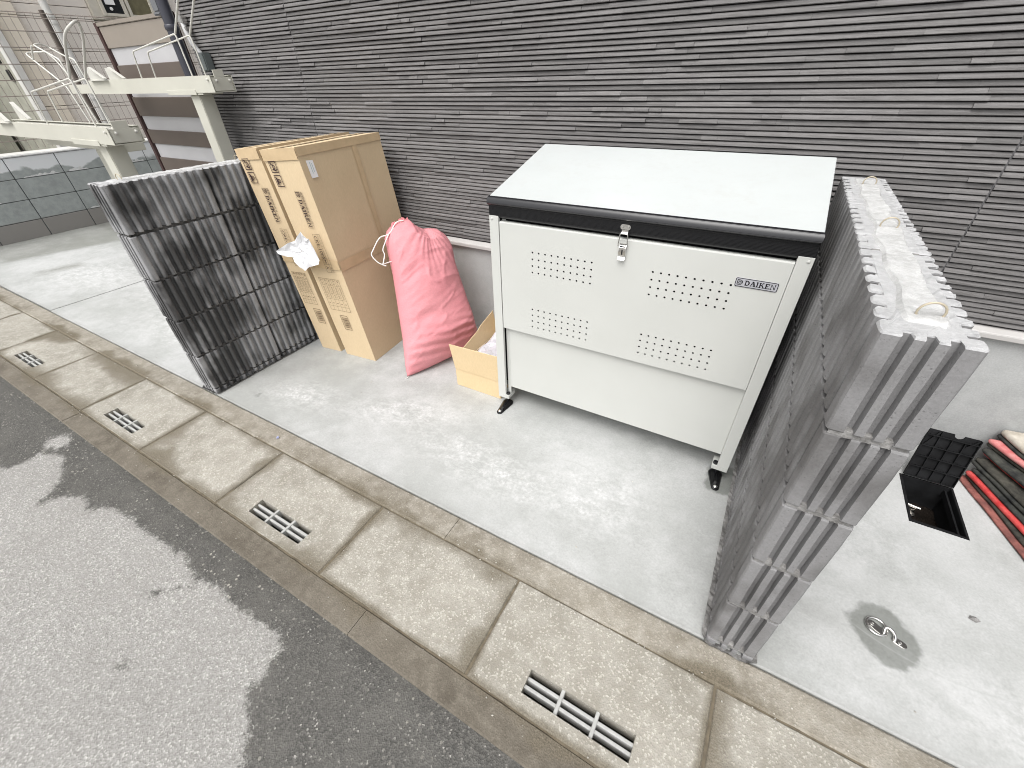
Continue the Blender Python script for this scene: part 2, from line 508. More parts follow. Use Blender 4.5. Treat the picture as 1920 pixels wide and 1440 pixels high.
# racks, gate, back yard ---------------------------------------------------
M_RACK = simple('rack_paint', (0.56, 0.55, 0.48), 0.42, var=0.04, nscale=5)
M_RACKW = simple('rack_rod_paint', (0.585, 0.575, 0.53), 0.4, var=0.04)
M_GBROWN = simple('gate_brown', (0.115, 0.092, 0.077), 0.5, var=0.05, nscale=4)
M_GTAN = simple('gate_tan', (0.27, 0.235, 0.20), 0.5, var=0.05, nscale=4)
M_GWHITE = simple('gate_frosted', (0.49, 0.485, 0.495), 0.35, var=0.04, nscale=4)
M_GFRAME = simple('gate_frame', (0.06, 0.030, 0.028), 0.45)
M_WIRE = simple('fence_wire', (0.30, 0.255, 0.225), 0.5)
k = NT('yard_block', 0.92, spec=0.25)
c, n1, n2, n3 = concrete_tex(k, (0.36, 0.385, 0.378), (0.28, 0.30, 0.295), (0.41, 0.435, 0.43), 2)
zz = k.sep()[2]
edge = k.math('ADD', zz, k.math('MULTIPLY', k.math('SUBTRACT', k.noise(3.6, 4, .5), 0.5), 0.30))
c = k.mix(k.ramp(edge, [(0.630, 0), (0.650, 1)]), c, (0.72, 0.735, 0.75))
c = k.mix(k.ramp(k.math('SUBTRACT', zz, k.math('MULTIPLY', k.noise(4, 2), 0.02)), [(0.165, 1), (0.18, 0)]), c, (0.27, 0.258, 0.243))
k.color(c); k.bump(k.noise(150, 3), 0.4, 0.001)
M_YBLOCK = k.m
M_YJOINT = simple('yard_joint', (0.10, 0.107, 0.105), 0.9)
M_YSMEAR = simple('cement_smear', (0.66, 0.665, 0.66), 0.9, var=0.15, nscale=50)
def tile_mat(name, a, b_):
    k = NT(name, 0.6, spec=0.35)
    k.color(k.mix(k.math('ADD', k.math('MULTIPLY', k.R, 0.6), k.math('MULTIPLY', k.noise(6, 4), 0.4)), a, b_))
    k.bump(k.noise(60, 3), 0.2, 0.002)
    return k.m
M_TILE = tile_mat('neighbour_siding', (0.80, 0.745, 0.685), (0.84, 0.785, 0.725))
M_CREAM = tile_mat('neighbour_cream', (0.82, 0.745, 0.63), (0.85, 0.775, 0.665))
M_TILEJ = simple('neighbour_joint', (0.36, 0.30, 0.25), 0.8)
M_PIPEW = simple('white_pipe', (0.70, 0.69, 0.66), 0.4)
M_GREENG = simple('greenish_wall', (0.40, 0.395, 0.33), 0.8, var=0.15)
M_GLASSD = simple('dark_glass', (0.02, 0.022, 0.025), 0.08, spec=0.6)
M_GLASSY = simple('dull_glass', (0.16, 0.145, 0.085), 0.3, spec=0.5, var=0.25, nscale=12)
M_WFRAME = simple('window_frame', (0.62, 0.585, 0.51), 0.5)
M_NAVY = simple('navy_pipe', (0.040, 0.041, 0.055), 0.35)
M_GUTGREY = simple('grey_chute', (0.15, 0.155, 0.165), 0.4)
M_CONDUIT = simple('conduit_grey', (0.45, 0.45, 0.45), 0.4)
M_JBOX = simple('junction_grey', (0.105, 0.12, 0.12), 0.5)

# meter box, anchor, mats ---------------------------------------------------
k = NT('meter_black', 0.75, spec=0.2)
k.color(k.ramp(k.noise(20, 4), [(0.35, (0.005, 0.005, 0.0055)), (0.7, (0.013, 0.0135, 0.0145))]))
k.bump(k.noise(80, 3), 0.3, 0.002)
M_METER = k.m
M_SOIL = simple('muddy_pit', (0.014, 0.011, 0.009), 0.25, bump=1.0, bscale=25, bdist=0.01, var=0.4, nscale=20)
M_BRASS = simple('valve_metal', (0.55, 0.53, 0.50), 0.25, metal=1.0)
def fabric(name, a, b_, rough=0.85):
    k = NT(name, rough, spec=0.25)
    k.color(k.mix(k.ramp(k.noise(22, 5, .65), [(0.35, 0), (0.68, 1)]), a, b_))
    k.bump(k.noise(60, 5, .7), 0.7, 0.004)
    return k.m
M_MATBLACK = fabric('worn_black_rubber', (0.022, 0.023, 0.023), (0.085, 0.085, 0.072))
M_MATMOSS = fabric('mossy_rubber', (0.024, 0.023, 0.021), (0.085, 0.08, 0.065))
M_RED = fabric('red_rubber', (0.47, 0.035, 0.035), (0.62, 0.11, 0.10), 0.6)
M_REDPALE = fabric('faded_red_rubber', (0.50, 0.12, 0.12), (0.64, 0.30, 0.28), 0.7)
M_MAROON = fabric('dirty_maroon_rubber', (0.13, 0.055, 0.05), (0.32, 0.12, 0.10), 0.8)
M_BEIGE = fabric('beige_cloth', (0.40, 0.36, 0.30), (0.56, 0.52, 0.45))
M_HOOK = simple('brass_hook_wire', (0.50, 0.44, 0.33), 0.45, metal=0.3)
M_PEB = simple('pebble_grey', (0.42, 0.40, 0.36), 0.9, var=0.5, nscale=30)
M_SCRAP = simple('blue_scrap', (0.28, 0.30, 0.46), 0.4)

# ------------------------------------------------------------------ grid sheets with attributes
def sdf_poly(px, py, poly):
    """signed distance, positive inside"""
    poly = np.array(poly); a = poly; b = np.roll(poly, -1, 0)
    d = np.full(px.shape, 1e9); ins = np.zeros(px.shape, bool)
    for (ax, ay), (bx, by) in zip(a, b):
        ex, ey = bx - ax, by - ay
        t = np.clip(((px - ax) * ex + (py - ay) * ey) / (ex * ex + ey * ey + 1e-12), 0, 1)
        d = np.minimum(d, np.hypot(px - ax - t * ex, py - ay - t * ey))
        c = ((ay > py) != (by > py)) & (px < (bx - ax) * (py - ay) / (by - ay + 1e-12) + ax)
        ins ^= c
    return np.where(ins, d, -d)

def grid(name, xs, ys, mat, zf=None, attrs=None, holes=(), parent=None, skirt=0.0):
    xs = np.array(sorted(set(np.round(xs, 5)))); ys = np.array(sorted(set(np.round(ys, 5))))
    nx, ny = len(xs), len(ys)
    gx, gy = np.meshgrid(xs, ys)
    px, py = gx.ravel(), gy.ravel()
    pz = zf(px, py) if zf else np.zeros_like(px)
    off = origin_of(parent) if parent is not None else Vector((0, 0, 0))
    v = np.stack([px - off.x, py - off.y, pz - off.z], 1)
    i, j = np.meshgrid(np.arange(nx - 1), np.arange(ny - 1))
    i, j = i.ravel(), j.ravel()
    cx, cy = (xs[i] + xs[i + 1]) / 2, (ys[j] + ys[j + 1]) / 2
    keep = np.ones(len(i), bool)
    for x0, x1, y0, y1 in holes:
        keep &= ~((cx > x0) & (cx < x1) & (cy > y0) & (cy < y1))
    i, j = i[keep], j[keep]
    q = np.stack([j * nx + i, j * nx + i + 1, (j + 1) * nx + i + 1, (j + 1) * nx + i], 1)
    verts = v.tolist(); faces = q.tolist()
    na = {k2: list(f(px, py)) for k2, f in (attrs or {}).items()}
    if skirt:
        # open edges (outside and around holes) get walls going down
        cnt = {}
        for f in faces:
            for a, b in zip(f, f[1:] + f[:1]):
                cnt[(a, b)] = 1
        for (a, b) in list(cnt):
            if (b, a) in cnt: continue
            k0 = len(verts)
            verts.append([verts[a][0], verts[a][1], verts[a][2] - skirt])
            verts.append([verts[b][0], verts[b][1], verts[b][2] - skirt])
            for k2 in na: na[k2] += [na[k2][a], na[k2][b]]
            faces.append([b, a, k0, k0 + 1])
    me = bpy.data.meshes.new(name)
    me.from_pydata(verts, [], faces)
    me.materials.append(mat)
    for k2, arr in na.items():
        at = me.attributes.new(k2, 'FLOAT', 'POINT')
        at.data.foreach_set('value', np.array(arr, dtype=np.float32))
    me.update()
    o = bpy.data.objects.new(name, me)
    COL.objects.link(o)
    if parent is not None: o.parent = parent
    return o

def lin(a, b, step):
    return list(np.linspace(a, b, max(2, int(round((b - a) / step)) + 1)))

def wav(x, y, s, seed=0.0):
    return np.array([mnoise.noise(Vector((a * s, b * s, seed))) for a, b in zip(x, y)])

# ------------------------------------------------------------------ ground, road, gutter, slab
g = MB(); g.box(-200, 200, -200, 200, -0.9, -0.35)
tag(g.build('ground', M_FARGROUND), kind='structure')

dry_poly = [(-1.022, -2.035), (-0.979, -1.976), (-1.0, -1.914), (-0.89, -1.873), (-0.80, -1.90), (-0.703, -1.946), (-0.632, -2.046),
            (-0.593, -1.965), (-0.524, -1.927), (-0.40, -1.942), (-0.392, -1.914), (-0.263, -1.886), (-0.095, -1.887), (-0.005, -1.875),
            (0.131, -1.872), (0.237, -1.901), (0.337, -1.877), (0.435, -1.882), (0.541, -1.879), (0.642, -1.867), (0.688, -1.891),
            (0.703, -1.953), (0.705, -2.01), (0.777, -2.049), (0.839, -2.109), (0.95, -2.25), (1.2, -2.6), (1.3, -4.2), (-5, -4.2), (-5, -2.2), (-1.6, -2.12)]
def dry_attr(x, y):
    d = sdf_poly(x, y, dry_poly)
    for bx, by, r, st in ((0.183, -1.983, 0.013, 1.5), (0.220, -1.945, 0.004, 2.5), (0.333, -2.146, 0.004, 3.0), (-0.62, -1.99, 0.012, 2)):
        d = np.minimum(d, np.hypot(((x - bx) * .8 + (y - by) * .6) / (1 + st), (y - by) * .8 - (x - bx) * .6) - r)
    d = np.maximum(d, 0.035 - np.hypot((x + 1.02) / 1.6, y + 1.835))
    return 0.5 + np.clip(d, -0.4, 0.4)
grid('road', [-14, -9, -6, -4, -3.4] + lin(-2.8, 1.9, 0.0125) + [2.6, 4, 8, 14], [-14, -9, -6, -4.2, -3.2] + lin(-2.75, -1.772, 0.0125) + [-1.764],
     M_ASPH, lambda x, y: -0.006 + 0.0035 * wav(x, y, 5) - 0.004 * np.clip((y + 1.80) / 0.04, 0, 1), {'dry': dry_attr})['kind'] = 'structure'

# gutter body (structure): channel, outer kerb, inner kerb; covers are its pieces
gut = MB()
gut.box(-14, 14, -1.672, -1.37, -0.34, -0.31)
gut.box(-14, 14, -1.680, -1.672, -0.34, -0.07)
gut.box(-14, 14, -1.370, -1.362, -0.34, -0.07)
gutter = gut.build('gutter', M_KERB)
tag(gutter, kind='structure')

def edge_attr(x0, x1, y0, y1):
    return lambda x, y: np.minimum(np.minimum(x - x0, x1 - x), np.minimum(y - y0, y1 - y))
# outer kerb stones, 2.0 m long with open joints; inner kerb likewise
kx = [-9, -5.2, -3.3, -1.18, 0.84, 2.84, 6, 12]
for a, b in zip(kx[:-1], kx[1:]):
    st = 0.02 if -4 < (a + b) / 2 < 3 else 0.3
    z0 = rnd.uniform(-.001, .001)
    grid('kerb_stone', lin(a + .0012, b - .0012, st), [-1.764] + lin(-1.760, -1.684, 0.0127) + [-1.680], M_KERB,
         lambda x, y: 0.001 + z0 + 0.0025 * wav(x, y, 14) - 0.006 * ((y > -1.683) | (y < -1.763)), {'edge': lambda x, y: np.minimum(-1.68 - y, 0.2)}, parent=gutter, skirt=0.25)
kx = [-9, -5.0, -3.1, -1.13, 0.9, 2.9, 6, 12]
for a, b in zip(kx[:-1], kx[1:]):
    st = 0.02 if -4 < (a + b) / 2 < 3 else 0.3
    grid('inner_kerb_stone', lin(a + .001, b - .001, st), [-1.363] + lin(-1.357, -1.270, 0.0125) + [-1.264], M_KERBIN,
         lambda x, y: 0.002 + 0.003 * wav(x, y, 12, 3.3) - 0.005 * ((y < -1.360) | (y > -1.266)), {'edge': lambda x, y: y + 1.355}, parent=gutter, skirt=0.25)
ci = 0
for i in range(-14, 9):
    x0, x1 = 0.005 + 0.604 * i, 0.005 + 0.604 * i + 0.598
    y0, y1 = -1.676, -1.366
    near = -3.7 < x0 < 2.2
    grate = (i % 2 == 0)
    gx0, gx1, gy0, gy1 = x0 + 0.152, x0 + 0.446, -1.636, -1.574
    st = 0.0125 if near else 0.1
    xs = lin(x0 + .004, x1 - .004, st) + [x0, x1]; ys = lin(y0 + .004, y1 - .004, st) + [y0, y1]
    holes = ()
    if grate:
        xs = [v for v in xs if abs(v - gx0) > .004 and abs(v - gx1) > .004] + [gx0, gx1]
        ys = [v for v in ys if abs(v - gy0) > .004 and abs(v - gy1) > .004] + [gy0, gy1]
        holes = ((gx0, gx1, gy0, gy1),)
    tz, tx, ty = rnd.uniform(-.0015, .0015), rnd.uniform(-.003, .003), rnd.uniform(-.004, .004)
    def zf(x, y, x0=x0, x1=x1, tz=tz, tx=tx, ty=ty):
        e = np.minimum(np.minimum(x - x0, x1 - x), np.minimum(y - y0, y1 - y))
        return tz + tx * (x - x0) + ty * (y - y0) + 0.0016 * wav(x, y, 18, 7.7) - 0.005 * (e < 0.002)
    wl_, wr_, wt_, wb_ = (rnd.choice((.8, 1.2, 2.2, 3.5)) for _ in range(4))
    def eat(x, y, x0=x0, x1=x1, wl_=wl_, wr_=wr_, wt_=wt_, wb_=wb_):
        # damp gathers along the long sides and, unevenly, along the joints
        return np.minimum(np.minimum((x - x0) * wl_, (x1 - x) * wr_), np.minimum((y - y0) * wb_ * .8, (y1 - y) * wt_ * .9))
    cov = grid('gutter_cover', xs, ys, M_GUTTER, zf, {'edge': eat}, holes, parent=gutter, skirt=0.055)
    if grate and near:
        b = MB()
        for kk in (1, 2):
            yy = gy0 + (gy1 - gy0) * kk / 3
            b.box(gx0 - .002, gx1 + .002, yy - .0045, yy + .0045, -0.045, -0.007)
        for kk in (1, 2):
            xx = gx0 + (gx1 - gx0) * kk / 3
            b.box(xx - .005, xx + .005, gy0 - .002, gy1 + .002, -0.04, -0.003)
        b.build('grate_bar', simple('grate_steel', (0.40, 0.40, 0.385), 0.6, var=0.1, nscale=40), cov, bevel=0.0015, bseg=1)

# dirt packed into the joints between kerbs and covers
js = MB()
for yj in (-1.678, -1.364):
    for xa in np.arange(-8.5, 5.5, .06):
        h = -.0035 + .003 * mnoise.noise(Vector((xa * 7, yj, 0))); h2 = -.0035 + .003 * mnoise.noise(Vector(((xa + .06) * 7, yj, 0)))
        js.add([(xa, yj - .004, h), (xa + .06, yj - .004, h2), (xa + .06, yj + .004, h2), (xa, yj + .004, h)], [(0, 1, 2, 3)])
for i in range(-14, 10):
    xj = 0.005 + 0.604 * i - .003
    op = rnd.random() < .3
    for q in range(16):
        ya, yb = -1.675 + .308 * q / 16, -1.675 + .308 * (q + 1) / 16
        f0 = lambda y: -.004 - (.012 if (op and .3 < (y + 1.675) / .308 < .75) else 0) + .003 * mnoise.noise(Vector((xj * 3, y * 22, 4)))
        js.add([(xj - .0045, ya, f0(ya)), (xj + .0045, ya, f0(ya)), (xj + .0045, yb, f0(yb)), (xj - .0045, yb, f0(yb))], [(0, 1, 2, 3)])
o = js.build('joint_dirt', M_DIRT, gutter, recalc=False); o['kind'] = 'stuff'
# slab
HX0, HX1, HY0, HY1 = 2.335, 2.503, -0.492, -0.236      # meter box opening
ring_poly = [(2.125, -0.977), (2.16, -0.925), (2.205, -0.91), (2.25, -0.917), (2.285, -0.95), (2.30, -1.0), (2.285, -1.05), (2.262, -1.078),
             (2.217, -1.09), (2.17, -1.072), (2.145, -1.05)]
damp_poly = [(-5.6, -1.3), (-4.6, -1.05), (-4.45, -0.72), (-4.33, -0.25), (-4.2, 0.3), (-4.2, 2), (-5.6, 2)]
tongue = [(-4.149, -1.081), (-3.79, -1.078), (-3.763, -0.863), (-3.70, -0.764), (-3.76, -0.609), (-3.99, -0.62), (-4.032, -0.85)]
foot_poly = [(1.65, -0.66), (1.66, -0.60), (1.68, -0.54), (1.766, -0.52), (1.766, -0.68), (1.70, -0.70)]
def damp(x, y):
    d = sdf_poly(x, y, ring_poly)
    d = np.maximum(d, sdf_poly(x, y, foot_poly) - 0.002)
    for bx, by, r in ((-0.491, -1.158, 0.014), (2.02, -1.02, 0.0)):
        d = np.maximum(d, r - np.hypot(x - bx, y - by))
    return 0.5 + np.clip(d, -0.45, 0.45)
def damp_soft(x, y):
    d = np.maximum(sdf_poly(x, y, damp_poly), sdf_poly(x, y, tongue) - 0.06)
    return 0.5 + np.clip(d, -0.45, 0.45)
def pale_attr(x, y):
    o = np.zeros_like(x)
    for bx, by, L, W, a in ((.30, -.90, .30, .11, .35), (.85, -1.0, .45, .12, -.05), (1.30, -.93, .22, .16, .2), (-3.4, -.75, .6, .3, .1), (-1.5, -.9, .6, .25, 0), (-2.2, -.55, .6, .3, .2), (2.6, -1.1, .3, .1, 0), (2.05, -.6, .2, .2, .5), (-.3, -1.05, .25, .1, .2)):
        u = (x - bx) * math.cos(a) + (y - by) * math.sin(a); v = -(x - bx) * math.sin(a) + (y - by) * math.cos(a)
        o = np.maximum(o, np.exp(-(u / L) ** 2 - (v / W) ** 2))
    return o
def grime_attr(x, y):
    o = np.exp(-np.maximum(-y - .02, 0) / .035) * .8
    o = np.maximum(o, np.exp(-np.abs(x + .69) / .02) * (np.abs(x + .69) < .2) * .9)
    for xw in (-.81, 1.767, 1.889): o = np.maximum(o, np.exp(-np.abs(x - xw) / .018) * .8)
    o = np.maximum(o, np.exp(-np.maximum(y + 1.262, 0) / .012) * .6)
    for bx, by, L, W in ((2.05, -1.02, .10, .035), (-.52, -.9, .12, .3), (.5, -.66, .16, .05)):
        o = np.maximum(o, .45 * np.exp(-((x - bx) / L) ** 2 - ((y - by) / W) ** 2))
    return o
szf = lambda x, y: 0.004 + 0.0016 * wav(x, y, 4, 1.7) - 0.006 * (y < -1.2585)
def slab_lines(a, b, st, extra=()):
    l = [v for v in lin(a, b, st) if all(abs(v - e) > .006 for e in extra)]
    return l + list(extra)
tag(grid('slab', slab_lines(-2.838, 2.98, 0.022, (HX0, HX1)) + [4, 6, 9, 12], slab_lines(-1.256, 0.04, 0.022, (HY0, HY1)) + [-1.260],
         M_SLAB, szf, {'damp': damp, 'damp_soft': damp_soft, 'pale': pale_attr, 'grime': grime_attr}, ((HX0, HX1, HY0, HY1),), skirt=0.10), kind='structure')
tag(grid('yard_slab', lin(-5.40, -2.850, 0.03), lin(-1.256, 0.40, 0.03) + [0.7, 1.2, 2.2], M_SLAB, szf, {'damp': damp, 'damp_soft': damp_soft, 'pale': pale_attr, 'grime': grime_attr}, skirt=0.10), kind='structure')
sb = MB(); sb.box(-14, 14, -1.25, 8, -0.349, -0.18)
tag(sb.build('slab_bed', M_SOIL), kind='structure')

# loose grit in the joints and on the covers: nobody could count it
peb = MB()
for _ in range(420):
    zone = rnd.random()
    x = rnd.uniform(-3.0, 2.6)
    if zone < .45: y = rnd.gauss(-1.365, 0.02)
    elif zone < .75: y = rnd.gauss(-1.69, 0.03)
    elif zone < .9: y = rnd.uniform(-1.66, -1.37)
    else: y = rnd.uniform(-1.25, -0.7)
    r = rnd.uniform(.0010, .0030) * (1.5 if rnd.random() < .08 else 1)
    a = rnd.uniform(0, 6.28)
    ct = Vector((x, y, 0.004 + r * .3))
    vs_ = [ct + Vector((math.cos(a + q * 1.57) * r * rnd.uniform(.7, 1.3), math.sin(a + q * 1.57) * r * rnd.uniform(.7, 1.3), rnd.uniform(-.2, .2) * r)) for q in range(4)]
    vs_ += [ct + Vector((0, 0, r * .7)), ct - Vector((0, 0, r * .7))]
    peb.add(vs_, [(0, 1, 4), (1, 2, 4), (2, 3, 4), (3, 0, 4), (1, 0, 5), (2, 1, 5), (3, 2, 5), (0, 3, 5)])
tag(peb.build('grit', M_PEB), kind='stuff')
sc_ = MB()
sc_.add([(-0.106, -1.322, .006), (-0.096, -1.328, .010), (-0.089, -1.319, .007), (-0.098, -1.314, .011), (-0.109, -1.315, .008)], [(0, 1, 3, 4), (1, 2, 3)])
o = sc_.build('plastic_scrap', M_SCRAP)
so = o.modifiers.new('thickness', 'SOLIDIFY'); so.thickness = 0.0012
tag(o, 'tiny blue scrap of plastic lying on the brown inner kerb', 'litter')

# ------------------------------------------------------------------ house
HXL = -1.93
house = thing('house', 'house wall of thin dark grey stacked stone strips above a white ledge', 'house', (HXL, 0, 0))
hb = MB()
hb.box(HXL + .012, 9, 0.010, 6, 0.0, 5.6)
hb.build('wall_core', M_SIDEBACK, house)
for xj, wj in ((-0.94, .0014), (2.172, .0024)):
    sj = MB(); sj.box(xj - wj, xj + wj, -.0045, .0098, .575, 2.70); sj.build('sealant_joint', M_SEAL, house)
f_ = MB(); f_.box(HXL - .0, 9, -0.006, 0.0095, -0.1, 0.541)
f_.build('foundation', M_FOUND, house)
fl = MB(); fl.prism([(-0.001, 0.538), (-0.034, 0.538), (-0.034, 0.556), (-0.030, 0.560), (-0.001, 0.572)], lambda a, b, d: (d, a, b), HXL - .01, 9)
fl.build('flashing', M_FLASH, house, bevel=0.0015)
cbm = MB(); cbm.box(HXL, HXL + .011, 0.0, 5.99, 0.57, 5.6)
cbm.build('side_wall', M_SIDING, house)
# strips
PITCH = 0.01779
JOINTS = (-0.94, 2.172, 5.2)
strips = []
def strip_geo(x0, x1, z0, rr):
    """one thin stone strip: uneven face with steps, chamfered top, overhanging lower edge"""
    d = rr.uniform(.0065, .0135)
    n = max(2, min(6, int((x1 - x0) / 0.07)))
    xs_ = [x0] + sorted(x0 + (x1 - x0) * (q + rr.uniform(-.25, .25)) / n for q in range(1, n)) + [x1]
    zt = z0 + PITCH - .0002; zl = z0 + .0036
    v, f = [], []
    slope = rr.uniform(-.35, .35)
    split = rr.random() < .45
    for q, x in enumerate(xs_):
        t = q / n
        dd = d + slope * (t - .5) * .006 + rr.uniform(-.0012, .0012)
        zm = zl + (zt - zl) * (0.55 + (rr.uniform(-.22, .22) if split else 0))
        v += [(x, 0.0105, zt), (x, -dd * .35, zt), (x, -dd * rr.uniform(.74, .95), zm), (x, -dd, zl + .0012), (x, -dd * .80, zl - .0004), (x, 0.0105, zl)]
    for q in range(n):
        b0, b1 = q * 6, q * 6 + 6
        for r_ in range(5):
            f.append((b0 + r_, b0 + r_ + 1, b1 + r_ + 1, b1 + r_))
    f.append((0, 1, 2, 3, 4, 5)); e = n * 6
    f.append((e + 5, e + 4, e + 3, e + 2, e + 1, e))
    return v, f
rs = random.Random(21)
row = 0
z = 0.575
cam_l = Vector((1.5755, -1.985, 1.337))
while z < 2.7:
    for a, b in ((HXL + .001, JOINTS[0] - .0015), (JOINTS[0] + .0015, JOINTS[1] - .0025), (JOINTS[1] + .0025, JOINTS[2])):
        x = a
        while x < b - .001:
            L = rs.choice((.06, .13, .22, .3, .4, .5, .6, .75)) * rs.uniform(.8, 1.2)
            x1 = x + L
            if x1 > b - .04: x1 = b
            ctr = Vector(((x + x1) / 2, 0, z))
            strips.append((x, x1 - .0004, z, rs.random(), (x1 - x) / max(.6, (ctr - cam_l).length) ** 2 if (z < 1.72 and x > -1.9 and x1 < 3.1) else 0))
            x = x1
    z += PITCH
strips.sort(key=lambda s_: -s_[4])
big, rest = strips[:300], strips[300:]
def strip_mesh(name, items):
    mb = MB(); tones = []
    for x0, x1, zz_, tn, _ in items:
        v, f = strip_geo(x0, x1, zz_, rs)
        mb.add(v, f); tones += [tn] * len(v)
    me = mb.mesh(name, M_SIDING, origin_of(house), recalc=False)
    at = me.attributes.new('tone', 'FLOAT', 'POINT')
    at.data.foreach_set('value', np.array(tones, dtype=np.float32))
    o = bpy.data.objects.new(name, me); COL.objects.link(o); o.parent = house
    return o
for it in big: strip_mesh('siding_strip', [it])
strip_mesh('siding_strips', rest)['kind'] = 'stuff'
up = MB(); up.box(HXL + .001, 9, -0.004, 0.0095, 2.705, 5.6)
up.build('upper_wall', M_SIDING, house)
# corner pipe, chute, conduit, junction box
p = MB(); p.tube([(-1.985, -0.055, 0.02), (-1.985, -0.055, 4.9)], 0.034, 14); p.build('drain_pipe', M_NAVY, house, smooth=40)
p = MB()
for zc in (0.9, 1.62, 2.6): p.lathe((-1.985, -0.055, zc), [(.037, -.014), (.040, -.010), (.040, .010), (.037, .014)], 14)
p.build('pipe_clip', M_NAVY, house, smooth=40)
p = MB(); p.box(-2.115, -2.045, -0.06, -0.002, 1.70, 4.9); p.box(-2.120, -2.040, -0.065, -0.0, 1.683, 1.7)
p.build('rain_chute', M_GUTGREY, house, bevel=0.006)
p = MB(); p.tube(rounded([(-1.895, -0.03, 1.66), (-1.865, -0.045, 1.60), (-1.845, -0.045, 1.53), (-1.80, -0.03, 1.47)], .03), 0.014, 10)
p.build('flexible_conduit', M_CONDUIT, house, smooth=40)
p = MB(); p.box(-1.90, -1.86, -0.05, -0.014, 1.635, 1.675); p.box(-1.885, -1.845, -0.052, -0.014, 1.60, 1.62)
p.build('cable_clamp', M_CHROME, house, bevel=0.004)
p = MB(); p.box(-1.815, -1.745, -0.065, -0.012, 1.395, 1.49); p.build('junction_box', M_JBOX, house, bevel=0.006)

# ------------------------------------------------------------------ ribbed block walls
def rib_profile(w, yl, front_ribs, gd, gw):
    """closed outline of one block in plan: +-w/2 faces ribbed, 11 ribs per 0.39 m; optionally a ribbed front end"""
    P = []
    ch = .0028
    def side(sign, ys_):
        out = []
        n = 11 if sign > 0 else 8          # the two faces of this block are fluted differently
        pt = yl / n
        for q in range(n):
            a, b_ = q * pt, (q + 1) * pt
            r0 = a + (gw / 2 if q > 0 or not front_ribs else .001); r1 = b_ - (gw / 2 if q < n - 1 else .0)
            out += [(sign * (w / 2 - gd), r0), (sign * (w / 2 - .0050), r0 + .0008), (sign * (w / 2 - .0016), r0 + .0034), (sign * w / 2, r0 + .0085), (sign * w / 2, r1 - .0085), (sign * (w / 2 - .0016), r1 - .0034), (sign * (w / 2 - .0050), r1 - .0008), (sign * (w / 2 - gd), r1)]
        return out
    right = side(1, None); left = side(-1, None)[::-1]
    if front_ribs:
        right[0] = (w / 2 - .004, .0005); right[1] = (w / 2 - .001, .004); left[-1] = (-(w / 2 - .004), .0005); left[-2] = (-(w / 2 - .001), .004)
        fr = []
        for q in (-1, 0, 1):
            cx = q * w * 0.225
            fr += [(cx - .0074, 0), (cx - .0058, gd), (cx + .0058, gd), (cx + .0074, 0)]
        return right + left + fr      # ends front-left, then along the front to the right
    return right + left
def block_bm(w, yl, h, front, rr, gd, gw):
    poly = rib_profile(w, yl, front, gd, gw)
    zs = [0, .0025, h * .33, h * .67, h - .003, h]
    ins = [.0022, 0, 0, 0, 0, .0022]
    v, f = [], []
    m = len(poly)
    for zz_, ii in zip(zs, ins):
        for (a, b) in poly:
            j = .0006
            v.append((a * (1 - ii * 2 / w) + rr.uniform(-j, j), b + (ii if b < yl * .5 else -ii) * .6 + rr.uniform(-j, j), zz_ + (rr.uniform(-.0012, .0012) if ii else 0)))
    for l in range(len(zs) - 1):
        for q in range(m):
            f.append((l * m + q, l * m + (q + 1) % m, (l + 1) * m + (q + 1) % m, (l + 1) * m + q))
    f.append(tuple(range(m))[::-1]); f.append(tuple((len(zs) - 1) * m + q for q in range(m)))
    return v, f, m
